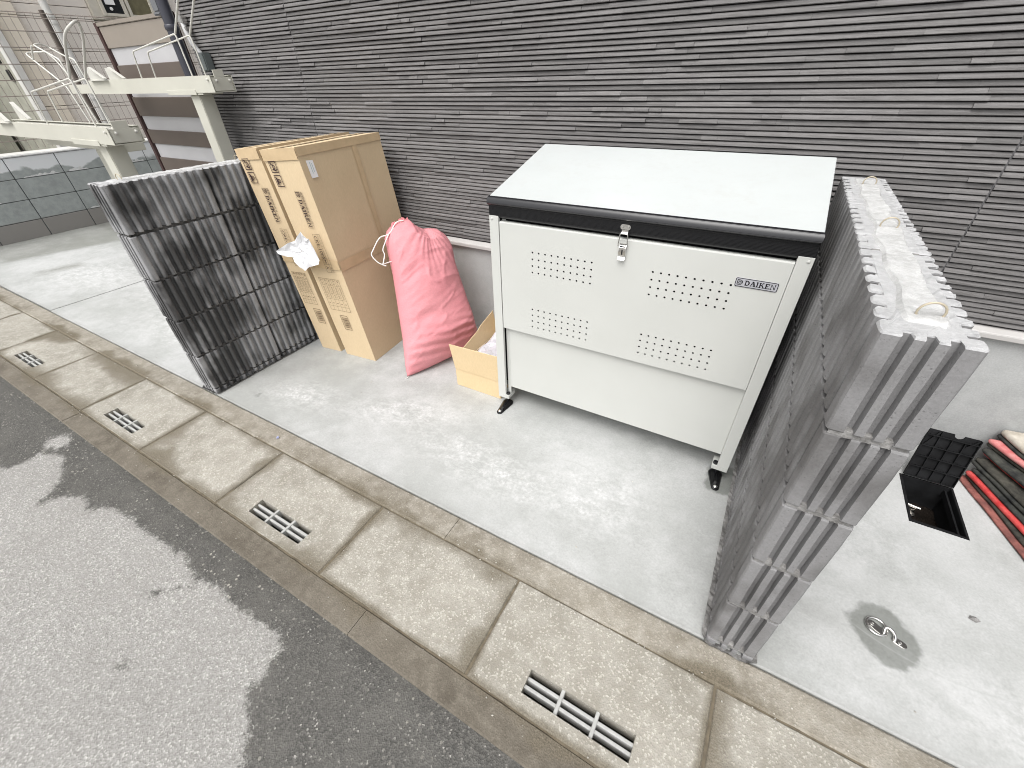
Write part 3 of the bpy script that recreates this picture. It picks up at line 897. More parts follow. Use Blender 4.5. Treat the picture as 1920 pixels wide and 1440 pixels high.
def ribbed_wall(label, xc, w, y0, mat, nb, hooks, seed, mort, jd, gd, gw):
    rr = random.Random(seed)
    t = thing('ribbed_block_wall', label, 'block wall', (xc, y0, 0))
    zb = 0.036
    meshes = {}
    for fr in (True, False):
        for hh in (0.190, 0.028):
            for var in range(3):
                mb = MB(); v, f, m_ = block_bm(w, 0.3962, hh, fr, rr, gd, gw); mb.add(v, f)
                meshes[(fr, hh, var)] = mb.mesh('block', [mat, M_BLOCKTOP])
                if hh > .1:
                    # the top course: its sawn top and upper arris are pale with cement dust
                    mb.mi = [0] * len(f); mb.mi[-1] = 1
                    for q in range(m_): mb.mi[4 * m_ + q] = 1
                    meshes[(fr, 'top', var)] = mb.mesh('block', [mat, M_BLOCKTOP])
    core = MB(); core.box(xc - w / 2 + gd + .005, xc + w / 2 - gd - .005, y0 + gd + .005, y0 + nb * .4 - .018, 0, zb + .2 * 5 - .012)
    core.build('mortar_core', mort, t)
    for c_ in range(-1, 5):
        for b_ in range(nb):
            hh = 0.028 if c_ < 0 else 0.190
            o = bpy.data.objects.new('block', meshes[(b_ == 0, 'top' if c_ == 4 else hh, rr.randrange(3))])
            o.location = (rr.uniform(-.0012, .0012), b_ * .4 + (0 if b_ == 0 else rr.uniform(-.001, .001)), 0.001 if c_ < 0 else zb + .2 * c_ + rr.uniform(-.0008, .0008))
            COL.objects.link(o); o.parent = t
    # joints filled with uneven mortar, a little behind the faces
    for c_ in range(5):
        mb = MB()
        zc = zb + .2 * c_ - .0055
        n = int(nb * .4 / .018)
        for sgn in (-1, 1):
            v, f = [], []
            for q in range(n + 1):
                yy = y0 + .006 + (nb * .4 - .02) * q / n
                d = w / 2 - jd + rr.uniform(-.002, .003)
                v += [(xc + sgn * .02, yy, zc - .0065), (xc + sgn * d, yy, zc - .0065), (xc + sgn * (d + rr.uniform(-.001, .002)), yy, zc + .0078), (xc + sgn * .02, yy, zc + .0090)]
            for q in range(n):
                a = q * 4
                f += [(a + 0, a + 1, a + 5, a + 4), (a + 1, a + 2, a + 6, a + 5), (a + 2, a + 3, a + 7, a + 6)]
            f += [(0, 1, 2, 3), (n * 4 + 3, n * 4 + 2, n * 4 + 1, n * 4)]
            mb.add(v, f)
        v, f = [], []
        nn = 12
        for q in range(nn + 1):
            xx = xc - w / 2 + .006 + (w - .012) * q / nn
            yy = y0 + jd - .005 + rr.uniform(-.002, .0025)
            v += [(xx, yy + .03, zc - .0065), (xx, yy, zc - .0065), (xx, yy + rr.uniform(-.002, .001), zc + .0078), (xx, yy + .03, zc + .0090)]
        for q in range(nn):
            a = q * 4
            f += [(a + 0, a + 1, a + 5, a + 4), (a + 1, a + 2, a + 6, a + 5), (a + 2, a + 3, a + 7, a + 6)]
        mb.add(v, f)
        mb.build('mortar_joint', mort, t)
    # cement filled cores on top
    top = zb + 1.0 - .0095
    mb = MB()
    ys_ = lin(y0 + .045, y0 + nb * .4 - .03, .012)
    if True:
        v, f = [], []
        ky = 9
        for q, yy in enumerate(ys_):
            wl = .029 + .007 * mnoise.noise(Vector((yy * 12, 1.3, seed))) + .004 * math.sin(yy * 31)
            wr = .029 + .007 * mnoise.noise(Vector((yy * 12, 7.3, seed))) + .004 * math.sin(yy * 27 + 2)
            for s_ in range(ky):
                t_ = s_ / (ky - 1)
                xx = xc - wl + (wl + wr) * t_
                e = min(t_, 1 - t_, .5)
                v.append((xx, yy, top - .004 + (.0080 if 0 < s_ < ky - 1 else 0) + (.0030 * mnoise.noise(Vector((xx * 60, yy * 60, 2))) if 0 < s_ < ky - 1 else 0) - .0015 * (e > .2) - (.009 if q in (0, len(ys_) - 1) else 0)))
        for q in range(len(ys_) - 1):
            for s_ in range(ky - 1):
                a = q * ky + s_
                f.append((a, a + 1, a + ky + 1, a + ky))
        mb.add(v, f)
        mb.build('cement_fill', M_CEMENT, t, smooth=50)
    for hy in hooks:
        h = MB()
        h.tube(arc((xc + .004, hy, top + .008), .017, -0.5, math.pi + .55, 14, (1, .12, 0), (0, -.1, .95)), .0017, 7)
        h.build('rebar_hook', M_HOOK, t, smooth=60)
    # rough bedding mortar at the foot
    ft = MB(); v, f = [], []
    path = [(xc - w / 2, y0 + nb * .4), (xc - w / 2, y0), (xc + w / 2, y0), (xc + w / 2, y0 + nb * .4)]
    pts = []
    for (ax, ay), (bx, by) in zip(path[:-1], path[1:]):
        n = max(4, int(math.hypot(bx - ax, by - ay) / .014))
        for q in range(n):
            pts.append((ax + (bx - ax) * q / n, ay + (by - ay) * q / n, ((by - ay), -(bx - ax))))
    for (xx, yy, (nx_, ny_)) in pts:
        l = math.hypot(nx_, ny_); nx_, ny_ = nx_ / l, ny_ / l
        ow = .006 + rr.uniform(0, .009)
        v += [(xx + nx_ * .012, yy + ny_ * .012, .010 + rr.uniform(0, .012)), (xx - nx_ * ow, yy - ny_ * ow, .0035)]
    for q in range(len(pts) - 1):
        f.append((q * 2, q * 2 + 1, q * 2 + 3, q * 2 + 2))
    ft.add(v, f); ft.build('bedding_mortar', mort, t)
    return t
ribbed_wall('dark patchy ribbed block wall left of the cardboard boxes', -0.75, 0.12, -1.257, M_BLOCK_D, 3, (-1.166, -0.66, -0.2), 3, M_MORTARD, .0150, .0185, .0160)
ribbed_wall('grey ribbed block wall right of the cabinet with white cement on top', 1.828, 0.122, -1.265, M_BLOCK_L, 3, (-1.186, -0.691, -0.191), 11, M_MORTAR, .0100, .0170, .0142)

# ------------------------------------------------------------------ lettering
GLY = {
 'D': [[(0, 1), (.36, 1), (.36, .84), (0, .84)], [(0, 0), (.36, 0), (.36, .16), (0, .16)], [(.08, .16), (.30, .16), (.30, .84), (.08, .84)]],
 'A': [[(.36, 1), (.62, 1), (.98, .12), (.70, .12)], [(.36, 1), (.46, .86), (.22, .12), (.08, .12)], [(.24, .30), (.70, .30), (.66, .42), (.29, .42)], [(-.04, 0), (.34, 0), (.34, .12), (-.04, .12)], [(.56, 0), (1.06, 0), (1.06, .12), (.56, .12)]],
 'I': [[(0, 1), (.42, 1), (.42, .86), (0, .86)], [(0, 0), (.42, 0), (.42, .14), (0, .14)], [(.09, .14), (.33, .14), (.33, .86), (.09, .86)]],
 'K': [[(0, 1), (.40, 1), (.40, .86), (0, .86)], [(0, 0), (.40, 0), (.40, .14), (0, .14)], [(.08, .14), (.32, .14), (.32, .86), (.08, .86)],
       [(.32, .40), (.32, .54), (.66, .88), (.80, .88)], [(.42, .52), (.56, .64), (1.0, .12), (.70, .12)], [(.55, .88), (.96, .88), (.96, 1), (.55, 1)], [(.60, 0), (1.06, 0), (1.06, .12), (.60, .12)]],
 'E': [[(0, 1), (.84, 1), (.84, .86), (0, .86)], [(0, 0), (.86, 0), (.86, .14), (0, .14)], [(.08, .14), (.32, .14), (.32, .86), (.08, .86)], [(.32, .44), (.60, .44), (.60, .57), (.32, .57)],
       [(.72, .86), (.84, .86), (.84, .68), (.76, .68)], [(.74, .14), (.86, .14), (.88, .34), (.80, .34)], [(.54, .57), (.60, .57), (.60, .68), (.55, .68)], [(.54, .44), (.60, .44), (.60, .33), (.55, .33)]],
 'N': [[(.08, .12), (.20, .12), (.20, .78), (.08, .88)], [(-.02, 1), (.30, 1), (.30, .88), (-.02, .88)], [(-.02, 0), (.30, 0), (.30, .12), (-.02, .12)], [(.20, .90), (.34, .88), (.88, 0), (.72, 0)], [(.76, .22), (.88, 0), (.88, .88), (.76, .88)], [(.66, 1), (.98, 1), (.98, .88), (.66, .88)]],
}
def bowl(n=9):
    out = []
    for q in range(n):
        a0 = -math.pi / 2 + math.pi * q / n; a1 = -math.pi / 2 + math.pi * (q + 1) / n
        o = lambda a: (.36 + .58 * math.cos(a), .5 + .5 * math.sin(a))
        i = lambda a: (.36 + .33 * math.cos(a), .5 + .34 * math.sin(a))
        out.append([i(a0), o(a0), o(a1), i(a1)])
    return out
GLY['D'] = GLY['D'] + bowl()
ADV = {'D': 1.06, 'A': 1.10, 'I': .54, 'K': 1.12, 'E': 1.0, 'N': 1.04}
WORD = 'DAIKEN'
def word_polys(h, length):
    tot = sum(ADV[c_] for c_ in WORD) - .06
    sx = length / tot
    out, x = [], 0
    for c_ in WORD:
        for pl in GLY[c_]: out.append([((x + a) * sx, b * h) for a, b in pl])
        x += ADV[c_]
    return out
def emblem_polys(h):
    out = []
    def ring(x0, y0, w_, t_):
        # a D-shaped band
        P, Q = [], []
        for (lst, ins) in ((P, 0), (Q, t_)):
            lst.append((x0 + ins, y0 + ins)); 
            for q in range(7):
                a = -math.pi / 2 + math.pi * q / 6
                lst.append((x0 + w_ * .45 + (w_ * .5 - ins) * math.cos(a), y0 + .5 * h * w_ / h + (w_ * .5 - ins) * math.sin(a)))
            lst.append((x0 + ins, y0 + w_ - ins))
        n = len(P)
        for q in range(n): out.append([P[q], P[(q + 1) % n], Q[(q + 1) % n], Q[q]])
    ring(0, 0, h, h * .13)
    ring(h * .24, h * .24, h * .52, h * .12)
    return out
def text_geo(s, size):
    cu = bpy.data.curves.new('txt', 'FONT'); cu.body = s; cu.size = size; cu.resolution_u = 2
    ob = bpy.data.objects.new('txt', cu); COL.objects.link(ob)
    dg = bpy.context.evaluated_depsgraph_get(); dg.update()
    me = ob.evaluated_get(dg).to_mesh()
    v = [(p_.co.x, p_.co.y) for p_ in me.vertices]; f = [tuple(p_.vertices) for p_ in me.polygons]
    ob.evaluated_get(dg).to_mesh_clear()
    bpy.data.objects.remove(ob); bpy.data.curves.remove(cu)
    return v, f
def fit_text(s, x0, y0, length, h):
    """text scaled to a box: list (verts, faces) in plan coordinates"""
    v, f = text_geo(s, 1.0)
    if not v: return [], []
    ax = [a for a, b in v]; ay = [b for a, b in v]
    sx = length / (max(ax) - min(ax)); sy = h / (max(ay) - min(ay))
    return [(x0 + (a - min(ax)) * sx, y0 + (b - min(ay)) * sy) for a, b in v], f
class Print:
    """flat print mapped onto a face: fn(a, b) -> 3D point just proud of the face"""
    def __init__(s, fn): s.fn, s.mb = fn, MB()
    def poly(s, pl): s.mb.add([s.fn(a, b) for a, b in pl], [tuple(range(len(pl)))]); return s
    def rect(s, a0, a1, b0, b1): return s.poly([(a0, b0), (a1, b0), (a1, b1), (a0, b1)])
    def frame(s, a0, a1, b0, b1, t):
        return s.rect(a0, a1, b0, b0 + t).rect(a0, a1, b1 - t, b1).rect(a0, a0 + t, b0 + t, b1 - t).rect(a1 - t, a1, b0 + t, b1 - t)
    def geo(s, v, f): s.mb.add([s.fn(a, b) for a, b in v], f); return s

# ------------------------------------------------------------------ storage cabinet
CX0, CX1, CYF, CYB = 0.682, 1.727, -0.620, -0.135
cab = thing('storage_cabinet', 'pale grey metal refuse cabinet with sloping white lid and perforated door', 'storage cabinet', ((CX0 + CX1) / 2, -.4, 0))
def post(x0, sgn, y0, sy, ztop):
    t = .0022; wd = .040
    pl = [(0, 0), (wd, 0), (wd, .014), (wd - t, .014), (wd - t, t), (t, t), (t, .045), (0, .045)]
    mb = MB(); mb.prism(pl, lambda a, b, d: (x0 + sgn * a, y0 + sy * b, d), .057, ztop)
    return mb.build('corner_post', M_CAB, cab, bevel=.0008, bseg=1)
post(CX0, 1, CYF, 1, .915); post(CX1, -1, CYF, 1, .915)
post(CX0, 1, CYB, -1, 1.03); post(CX1, -1, CYB, -1, 1.03)
for x0, x1 in ((CX0 + .0035, CX0 + .0055), (CX1 - .0055, CX1 - .0035)):
    mb = MB(); mb.prism([(CYF + .01, .085), (CYB - .01, .085), (CYB - .01, 1.045), (CYF + .01, .935)], lambda a, b, d: (d, a, b), x0, x1)
    mb.build('side_panel', M_CAB, cab)
mb = MB(); mb.box(CX0 + .006, CX1 - .006, CYB - .008, CYB - .006, .085, 1.04); mb.build('back_panel', M_CAB, cab)
mb = MB(); mb.box(CX0 + .01, CX1 - .01, CYF + .05, CYB - .01, .10, .104); mb.build('floor_panel', M_CAB, cab)
# lower panel, recessed
mb = MB(); LPX0, LPX1, LPY = .742, 1.688, CYF + .020
mb.box(LPX0, LPX1, LPY, LPY + .002, .122, .50); mb.box(LPX0, LPX1, LPY + .002, LPY + .03, .122, .124)
mb.build('lower_panel', M_CAB, cab, bevel=.001, bseg=1)
mb = MB(); mb.box(CX0 + .042, LPX0 - .002, LPY + .004, LPY + .006, .07, .9); mb.box(LPX1 + .001, CX1 - .040, LPY + .003, LPY + .005, .07, .9); mb.build('inner_channel', M_CAB, cab)
# black sheet behind the door, painting the shade of the closed interior
mb = MB(); mb.box(CX0 + .012, CX1 - .012, CYF + .052, CYF + .056, .125, .93); mb.build('interior_shade', M_BLACKM, cab)
mb = MB(); mb.box(CX0 + .012, CX1 - .012, CYF + .022, CYF + .0515, .915, .945); mb.build('gap_shade', M_BLACKM, cab)  # black strip painting the shade in the gap under the lid trim
# door with real holes
DX0, DX1, DZ0, DZ1, DY = .7255, 1.6855, .450, .896, CYF + .001
groups = [(.865, 1.098, .723, .800), (1.309, 1.545, .724, .803), (.866, 1.101, .489, .568), (1.308, 1.545, .492, .569)]
cells = []
for a0, a1, b0, b1 in groups:
    for i in range(10):
        for j in range(4):
            cells.append((a0 + (a1 - a0) * i / 9, b0 + (b1 - b0) * j / 3))
xl = sorted(set([DX0, DX1] + [round(v, 5) for a0, a1, _, _ in groups for i in range(10) for v in ((a0 + (a1 - a0) * i / 9) - .0075, (a0 + (a1 - a0) * i / 9) + .0075)]))
mb = MB()
def door_face(a, b, c_, d): mb.add([(a, DY, c_), (b, DY, c_), (b, DY, d), (a, DY, d)], [(0, 1, 2, 3)])
# horizontal bands of rows; every hole sits in its own little square cell
rows = []
for gpair in (((groups[2]), (groups[3])), ((groups[0]), (groups[1]))):
    for j in range(4):
        rows.append([(gp[0], gp[1], gp[2] + (gp[3] - gp[2]) * j / 3) for gp in gpair])
zc = DZ0
for rw in rows:
    zlo = min(r[2] for r in rw) - .0075; zhi = max(r[2] for r in rw) + .0075
    door_face(DX0, DX1, zc, zlo)
    x = DX0
    for a0, a1, zr in rw:
        for i in range(10):
            cx = a0 + (a1 - a0) * i / 9
            door_face(x, cx - .0075, zlo, zhi)
            R_ = .0037
            ring_o = [(-.0075, zlo - zr), (.0, zlo - zr), (.0075, zlo - zr), (.0075, 0), (.0075, zhi - zr), (0, zhi - zr), (-.0075, zhi - zr), (-.0075, 0)]
            ring_i = [(R_ * math.cos(math.radians(225 + 45 * q)), R_ * math.sin(math.radians(225 + 45 * q))) for q in range(8)]
            v = [(cx + p_[0], DY, zr + p_[1]) for p_ in ring_o] + [(cx + p_[0], DY, zr + p_[1]) for p_ in ring_i] + [(cx + p_[0], DY + .0016, zr + p_[1]) for p_ in ring_i]
            mb.add(v, [(q, (q + 1) % 8, 8 + (q + 1) % 8, 8 + q) for q in range(8)] + [(8 + q, 8 + (q + 1) % 8, 16 + (q + 1) % 8, 16 + q) for q in range(8)])
            x = cx + .0075
    door_face(x, DX1, zlo, zhi)
    zc = zhi
zt = DZ1 - .004
door_face(DX0, DX1, zc, zt)
mb.add([(DX0, DY, zt), (DX1, DY, zt), (DX1, DY + .0012, DZ1 - .0012), (DX0, DY + .0012, DZ1 - .0012), (DX1, DY + .004, DZ1), (DX0, DY + .004, DZ1), (DX1, DY + .022, DZ1), (DX0, DY + .022, DZ1)],
       [(0, 1, 2, 3), (3, 2, 4, 5), (5, 4, 6, 7)])
mb.add([(DX0, DY, DZ0), (DX0, DY + .018, DZ0), (DX0, DY + .018, DZ1 - .002), (DX0, DY, zt)], [(0, 1, 2, 3)])
mb.add([(DX1, DY, DZ0), (DX1, DY, zt), (DX1, DY + .018, DZ1 - .002), (DX1, DY + .018, DZ0)], [(0, 1, 2, 3)])
mb.add([(DX0, DY, DZ0), (DX1, DY, DZ0), (DX1, DY + .016, DZ0), (DX0, DY + .016, DZ0)], [(0, 1, 2, 3)])
door = mb.build('perforated_door', M_CAB, cab, recalc=False)
# badge on the door: grey plate, black border, lettering
bx0, bx1, bz0, bz1 = 1.5535, 1.6680, .8035, .8315
def rrect(x0, x1, y0, y1, r, n=5):
    out = []
    for cx, cy, a0 in ((x1 - r, y1 - r, 0), (x0 + r, y1 - r, 90), (x0 + r, y0 + r, 180), (x1 - r, y0 + r, 270)):
        for q in range(n): out.append((cx + r * math.cos(math.radians(a0 + 90 * q / (n - 1))), cy + r * math.sin(math.radians(a0 + 90 * q / (n - 1)))))
    return out
mb = MB(); mb.prism(rrect(bx0, bx1, bz0, bz1, .005), lambda a, b, d: (a, d, b), DY - .0015, DY - .0001); bd = mb.build('badge', M_BADGE, door)
pr_ = Print(lambda a, b: (bx0 + a, DY - .0019, bz0 + b))
W_, H_ = bx1 - bx0, bz1 - bz0
ro, ri = rrect(.0006, W_ - .0006, .0006, H_ - .0006, .0048), rrect(.0024, W_ - .0024, .0024, H_ - .0024, .0034)
for q in range(len(ro)): pr_.poly([ro[q], ro[(q + 1) % len(ro)], ri[(q + 1) % len(ri)], ri[q]])
for pl in emblem_polys(.0165): pr_.poly([(.0055 + a, .0058 + b) for a, b in pl])
for pl in word_polys(.0155, .082): pr_.poly([(.0265 + a, .0063 + b) for a, b in pl])
pr_.mb.build('badge_print', M_BLACK, door)
# lid
LY0, LY1, LZ0, LZ1 = -.617, -.160, .981, 1.094
LX0, LX1 = .684, 1.725
mb = MB()
sl = (LZ1 - LZ0) / (LY1 - LY0)
mb.prism([(LY0, LZ0 - .012), (LY0, LZ0), (LY1, LZ1), (LY1 + .010, LZ1 - .002), (LY1 + .018, LZ1 - .035), (LY1 + .006, LZ1 - .035), (LY1, LZ1 - .014)], lambda a, b, d: (d, a, b), LX0, LX1)
lid = mb.build('lid', M_LID, cab, bevel=.002)
for xx in (LX0, LX1 - .0025):
    mb = MB(); mb.prism([(LY0 + .012, LZ0 - .035), (LY1 - .004, LZ1 - .042), (LY1 - .004, LZ1 - .0145), (LY0 + .012, LZ0 - .0125 + .003)], lambda a, b, d: (d, a, b), xx + (.001 if xx == LX0 else -.001), xx + .0025 - (0 if xx == LX0 else .001))
    mb.build('lid_skirt', M_CAB, lid)
mb = MB()
prof = [(LY0 + .004, LZ0 + .0015), (LY0 - .008, LZ0 - .002), (LY0 - .014, LZ0 - .010), (LY0 - .016, LZ0 - .020), (LY0 - .012, LZ0 - .026), (LY0 - .003, LZ0 - .030),
        (LY0 - .0015, LZ0 - .068), (LY0 + .004, LZ0 - .074), (LY0 + .010, LZ0 - .074), (LY0 + .010, LZ0 - .013), (LY0 + .004, LZ0 - .0125)]
mb.prism(prof, lambda a, b, d: (d, a, b), LX0 - .002, LX1 + .002)
trim = mb.build('lid_trim', M_BLACK, cab, bevel=.0012, bseg=2, smooth=35)
mb = MB()
for q in range(9):
    zr = LZ0 - .034 - q * .0036
    mb.box(LX0, LX1, LY0 - .0033, LY0 - .0005, zr - .0011, zr + .0011)
mb.build('trim_ribs', M_BLACKM, trim)
# rivets, brackets, bolts, feet
for xx in (CX0 + .012, CX1 - .012):
    mb = MB(); mb.lathe((xx, CYF - .0002, .903), [(.0001, -.0022), (.0030, -.0020), (.0042, -.001), (.0045, 0.0)], 12, 'y'); mb.build('rivet', M_CAB, cab, smooth=50)
for xx, sg, tip, ang in ((CX0, 1, (.718, -.676), .08), (CX1, -1, (1.704, -.668), -.02)):
    mb = MB(); a, b = sorted((xx + sg * .001, xx + sg * .058))
    mb.box(a, b, CYF - .0008, CYF + .058, .056, .076)
    br = mb.build('foot_bracket', M_CAB, cab, bevel=.0015)
    bxp, byp = xx + sg * .047, CYF + .014
    bxp2, byp2 = xx + sg * .034, CYF + .026
    mb = MB(); mb.lathe((bxp, byp, .0762), [(.0098, 0), (.0098, .004), (.0085, .009), (.0045, .0098), (.0045, .0075), (.0002, .0075)], 14); mb.build('bracket_bolt', M_BLACK, cab, smooth=40)
    mb = MB(); mb.lathe((bxp2, byp2, .012), [(.006, 0), (.006, .046)], 10); mb.build('foot_stem', M_BLACK, cab, smooth=40)
    # tear-drop anchor plate: domed, narrowing towards the road, with a bright fixing stud
    mb = MB(); c0 = Vector((bxp2, byp2, 0)); c1 = Vector((tip[0], tip[1], 0))
    dv = (c1 - c0).normalized(); nv = Vector((-dv.y, dv.x, 0))
    rings = []
    for (sc2, hz) in ((1.0, .004), (1.0, .0085), (.86, .0125), (.62, .017), (.40, .0195)):
        r0, r1 = .027 * sc2, .0145 * sc2
        loop = [c0 + (nv * math.cos(a) - dv * math.sin(a)) * r0 for a in [math.pi * q / 10 for q in range(11)]]
        e1 = c0 + (c1 - c0) * (1.0 if sc2 > .95 else .55 + .4 * sc2)
        loop += [e1 + (-nv * math.cos(a) + dv * math.sin(a)) * r1 for a in [math.pi * q / 8 for q in range(9)]]
        rings.append([(p_.x, p_.y, hz + .0015) for p_ in loop])
    m_ = len(rings[0])
    v = [p_ for R_ in rings for p_ in R_]
    f = [(l * m_ + q, l * m_ + (q + 1) % m_, (l + 1) * m_ + (q + 1) % m_, (l + 1) * m_ + q) for l in range(len(rings) - 1) for q in range(m_)]
    f += [tuple(range(m_))[::-1], tuple((len(rings) - 1) * m_ + q for q in range(m_))]
    mb.add(v, f); ft = mb.build('anchor_foot', M_BLACKG, cab, smooth=60)
    e1 = c1 - dv * .001
    mb = MB(); mb.lathe((e1.x, e1.y, .0125), [(.0085, 0), (.0085, .003), (.004, .0065), (.0006, .007)], 12); mb.build('anchor_stud', M_CHROME, ft, smooth=50)
for xx in (CX0 + .03, CX1 - .03):
    mb = MB(); mb.lathe((xx, CYB - .03, .004), [(.02, 0), (.02, .006), (.006, .012), (.006, .056)], 12); mb.build('rear_foot', M_BLACK, cab, smooth=40)
# latch
ltx = 1.2015
latch = MB()
yl = LY0 - .0062
latch.prism(rrect(ltx - .0165, ltx + .0165, .926, .943, .0078), lambda a, b, d: (a, d, b), yl - .0016, yl + .002)
latch.box(ltx - .0105, ltx + .0105, yl - .0016, yl + .0002, .916, .927)
latch.tube([(ltx - .0105, yl - .004, .916), (ltx + .0105, yl - .004, .916)], .004, 8)
lt = latch.build('latch_keeper', M_CHROME, cab, smooth=40)
for sg in (-1, 1):
    mb = MB(); mb.lathe((ltx + sg * .0095, yl - .0016, .9345), [(.0002, -.0022), (.0026, -.0018), (.0036, 0)], 10, 'y'); mb.build('rivet', M_CHROME, lt, smooth=50)
mb = MB()
mb.tube(rounded([(ltx - .0165, DY - .009, .874), (ltx - .0145, yl - .010, .885), (ltx - .0125, yl - .009, .9155), (ltx + .0125, yl - .009, .9155), (ltx + .0145, yl - .010, .885), (ltx + .0165, DY - .009, .874)], .005), .0019, 8)
mb.build('latch_loop', M_CHROME, cab, smooth=60)
mb = MB()
mb.prism([(DY - .0005, .882), (DY - .006, .880), (DY - .013, .872), (DY - .013, .845), (DY - .009, .839), (DY - .016, .831), (DY - .0145, .829), (DY - .006, .838), (DY - .0005, .845)], lambda a, b, d: (ltx + a * 0 + d, a, b), -.0118, .0118)
lv = mb.build('latch_lever', M_CHROME, cab, bevel=.0008, smooth=40)
mb = MB(); mb.box(ltx - .0095, ltx + .0095, DY - .0135, DY - .0125, .8735, .8765); mb.box(ltx - .0018, ltx + .0028, DY - .0136, DY - .0128, .848, .864); mb.build('latch_slot', M_SLOT, lv)

# ------------------------------------------------------------------ cardboard boxes
def carton(label, B, T, prints):
    """B, T: four bottom / top corners, counter-clockwise from front left (front-left, front-right, back-right, back-left)"""
    ctr = sum((Vector(p_) for p_ in B), Vector()) / 4
    t = thing('cardboard_box', label, 'cardboard box', (ctr.x, ctr.y, 0), 'tall cardboard boxes leaning on the dark block wall')
    mb = MB()
    # subdivided walls so that edges and faces are not dead flat
    B = [Vector(p_) for p_ in B]; T = [Vector(p_) for p_ in T]
    rr = random.Random(int(abs(B[0].x) * 1000))
    def patch(p00, p10, p11, p01, nu, nv, amp):
        n_ = (p10 - p00).cross(p01 - p00).normalized()
        v, f = [], []
        for j in range(nv + 1):
            for i in range(nu + 1):
                a, b = i / nu, j / nv
                p_ = (p00 * (1 - a) + p10 * a) * (1 - b) + (p01 * (1 - a) + p11 * a) * b
                e = min(a, 1 - a, b, 1 - b) * 4
                p_ = p_ + n_ * amp * min(1, e) * mnoise.noise(p_ * 5 + Vector((rr.random(), 0, 0)))
                v.append(p_)
        for j in range(nv):
            for i in range(nu):
                a = j * (nu + 1) + i
                f.append((a, a + 1, a + nu + 2, a + nu + 1))
        mb.add(v, f)
    for i in range(4):
        j = (i + 1) % 4
        patch(B[i], B[j], T[j], T[i], 4 if i in (0, 2) else 10, 14, .004)
    patch(T[0], T[1], T[2], T[3], 3, 10, .003)
    patch(B[3], B[2], B[1], B[0], 1, 1, 0)
    me_o = mb.build('box_body', M_CARD, t, smooth=30)
    def face(i, off):
        j = (i + 1) % 4
        e1 = (B[j] - B[i]); w = e1.length; e1 = e1 / w
        h = (T[i] - B[i]).length
        n_ = (B[j] - B[i]).cross(T[i] - B[i]).normalized()
        def fn(a, c_):
            u_, v_ = a / w, c_ / h
            return (B[i] * (1 - u_) + B[j] * u_) * (1 - v_) + (T[i] * (1 - u_) + T[j] * u_) * v_ + n_ * off
        return fn, w, h
    def strip(i, a0, a1, c0, c1, n=6, off=.0042):
        fn, w, h = face(i, off)
        s = MB(); v, f = [], []
        for q in range(n + 1):
            for r_ in range(n + 1):
                v.append(fn(a0 + (a1 - a0) * q / n, c0 + (c1 - c0) * r_ / n))
        for q in range(n):
            for r_ in range(n):
                a = q * (n + 1) + r_
                f.append((a, a + n + 1, a + n + 2, a + 1))
        s.add(v, f)
        o = s.build('tape_strip', M_TAPE, t, recalc=False)
        return o
    fn0, w0, h0 = face(0, .0045); fn1, w1, h1 = face(1, .0045)
    strip(0, .000, w0, h0 - .047, h0)                    # tape over the top edge
    strip(1, .000, w1, h1 - .035, h1)
    strip(1, w1 * .595, w1 * .655, .0, h1 - .036)        # long seam on the side
    strip(0, .000, w0, .545, .595)                       # girth tape
    strip(1, .000, w1 * .594, .545, .595)
    # top tape
    s = MB()
    mid0, mid1 = (T[0] + T[1]) / 2, (T[2] + T[3]) / 2
    for q, (p0, p1) in enumerate((((T[0] * .62 + T[1] * .38), (T[0] * .38 + T[1] * .62)),)):
        d_ = (mid1 - mid0)
        s.add([p0 + Vector((0, 0, .0035)), p1 + Vector((0, 0, .0035)), p1 + d_ + Vector((0, 0, .0035)), p0 + d_ + Vector((0, 0, .0035))], [(0, 1, 2, 3)])
    s.build('tape_strip', M_TAPE, t)
    prints(t, fn0, w0, h0, fn1, w1, h1)
    return t
def care_icons(P, a0):
    # two framed handling pictograms with tiny captions at their left
    for (b0, b1, kind) in ((.995, 1.044, 0), (.936, .986, 1)):
        P.frame(a0, a0 + .044, b0, b1, .0035)
        cx, cy = a0 + .024, (b0 + b1) / 2
        ro = [(cx + .0095 * math.cos(q * .7854), cy + .0095 * math.sin(q * .7854)) for q in range(8)]
        ri = [(cx + .0058 * math.cos(q * .7854), cy + .0058 * math.sin(q * .7854)) for q in range(8)]
        for q in range(8): P.poly([ro[q], ro[(q + 1) % 8], ri[(q + 1) % 8], ri[q]])
        P.rect(cx - .002, cx + .002, cy - .002, cy + .002)
        if kind == 0:
            P.poly([(a0 + .006, b1 - .007), (a0 + .012, b1 - .006), (a0 + .017, cy + .010), (a0 + .012, cy + .006)])
            P.poly([(a0 + .010, cy + .006), (a0 + .014, cy + .010), (a0 + .030, b1 - .012), (a0 + .033, b1 - .008)][::-1])
            P.poly([(a0 + .008, cy - .012), (a0 + .030, b0 + .006), (a0 + .034, b0 + .011), (a0 + .016, cy - .006)])
            P.poly([(a0 + .030, b0 + .006), (a0 + .039, b0 + .015), (a0 + .037, b0 + .019), (a0 + .030, b0 + .011)])
        else:
            P.rect(a0 + .007, a0 + .012, b0 + .007, b1 - .007)
            P.poly([(a0 + .012, cy - .016), (a0 + .016, cy - .012), (a0 + .016, cy + .012), (a0 + .012, cy + .016)])
    return P
def down(P, v, f, a0, c0):
    """text running down the box: baseline at a0, starting at height c0, letter tops to the right"""
    P.geo([(a0 + y_, c0 - x_) for x_, y_ in v], f)
JP1, JP2, MODEL = '建築金物総合メーカー', 'クリーンストッカー', 'CKE-1005M'
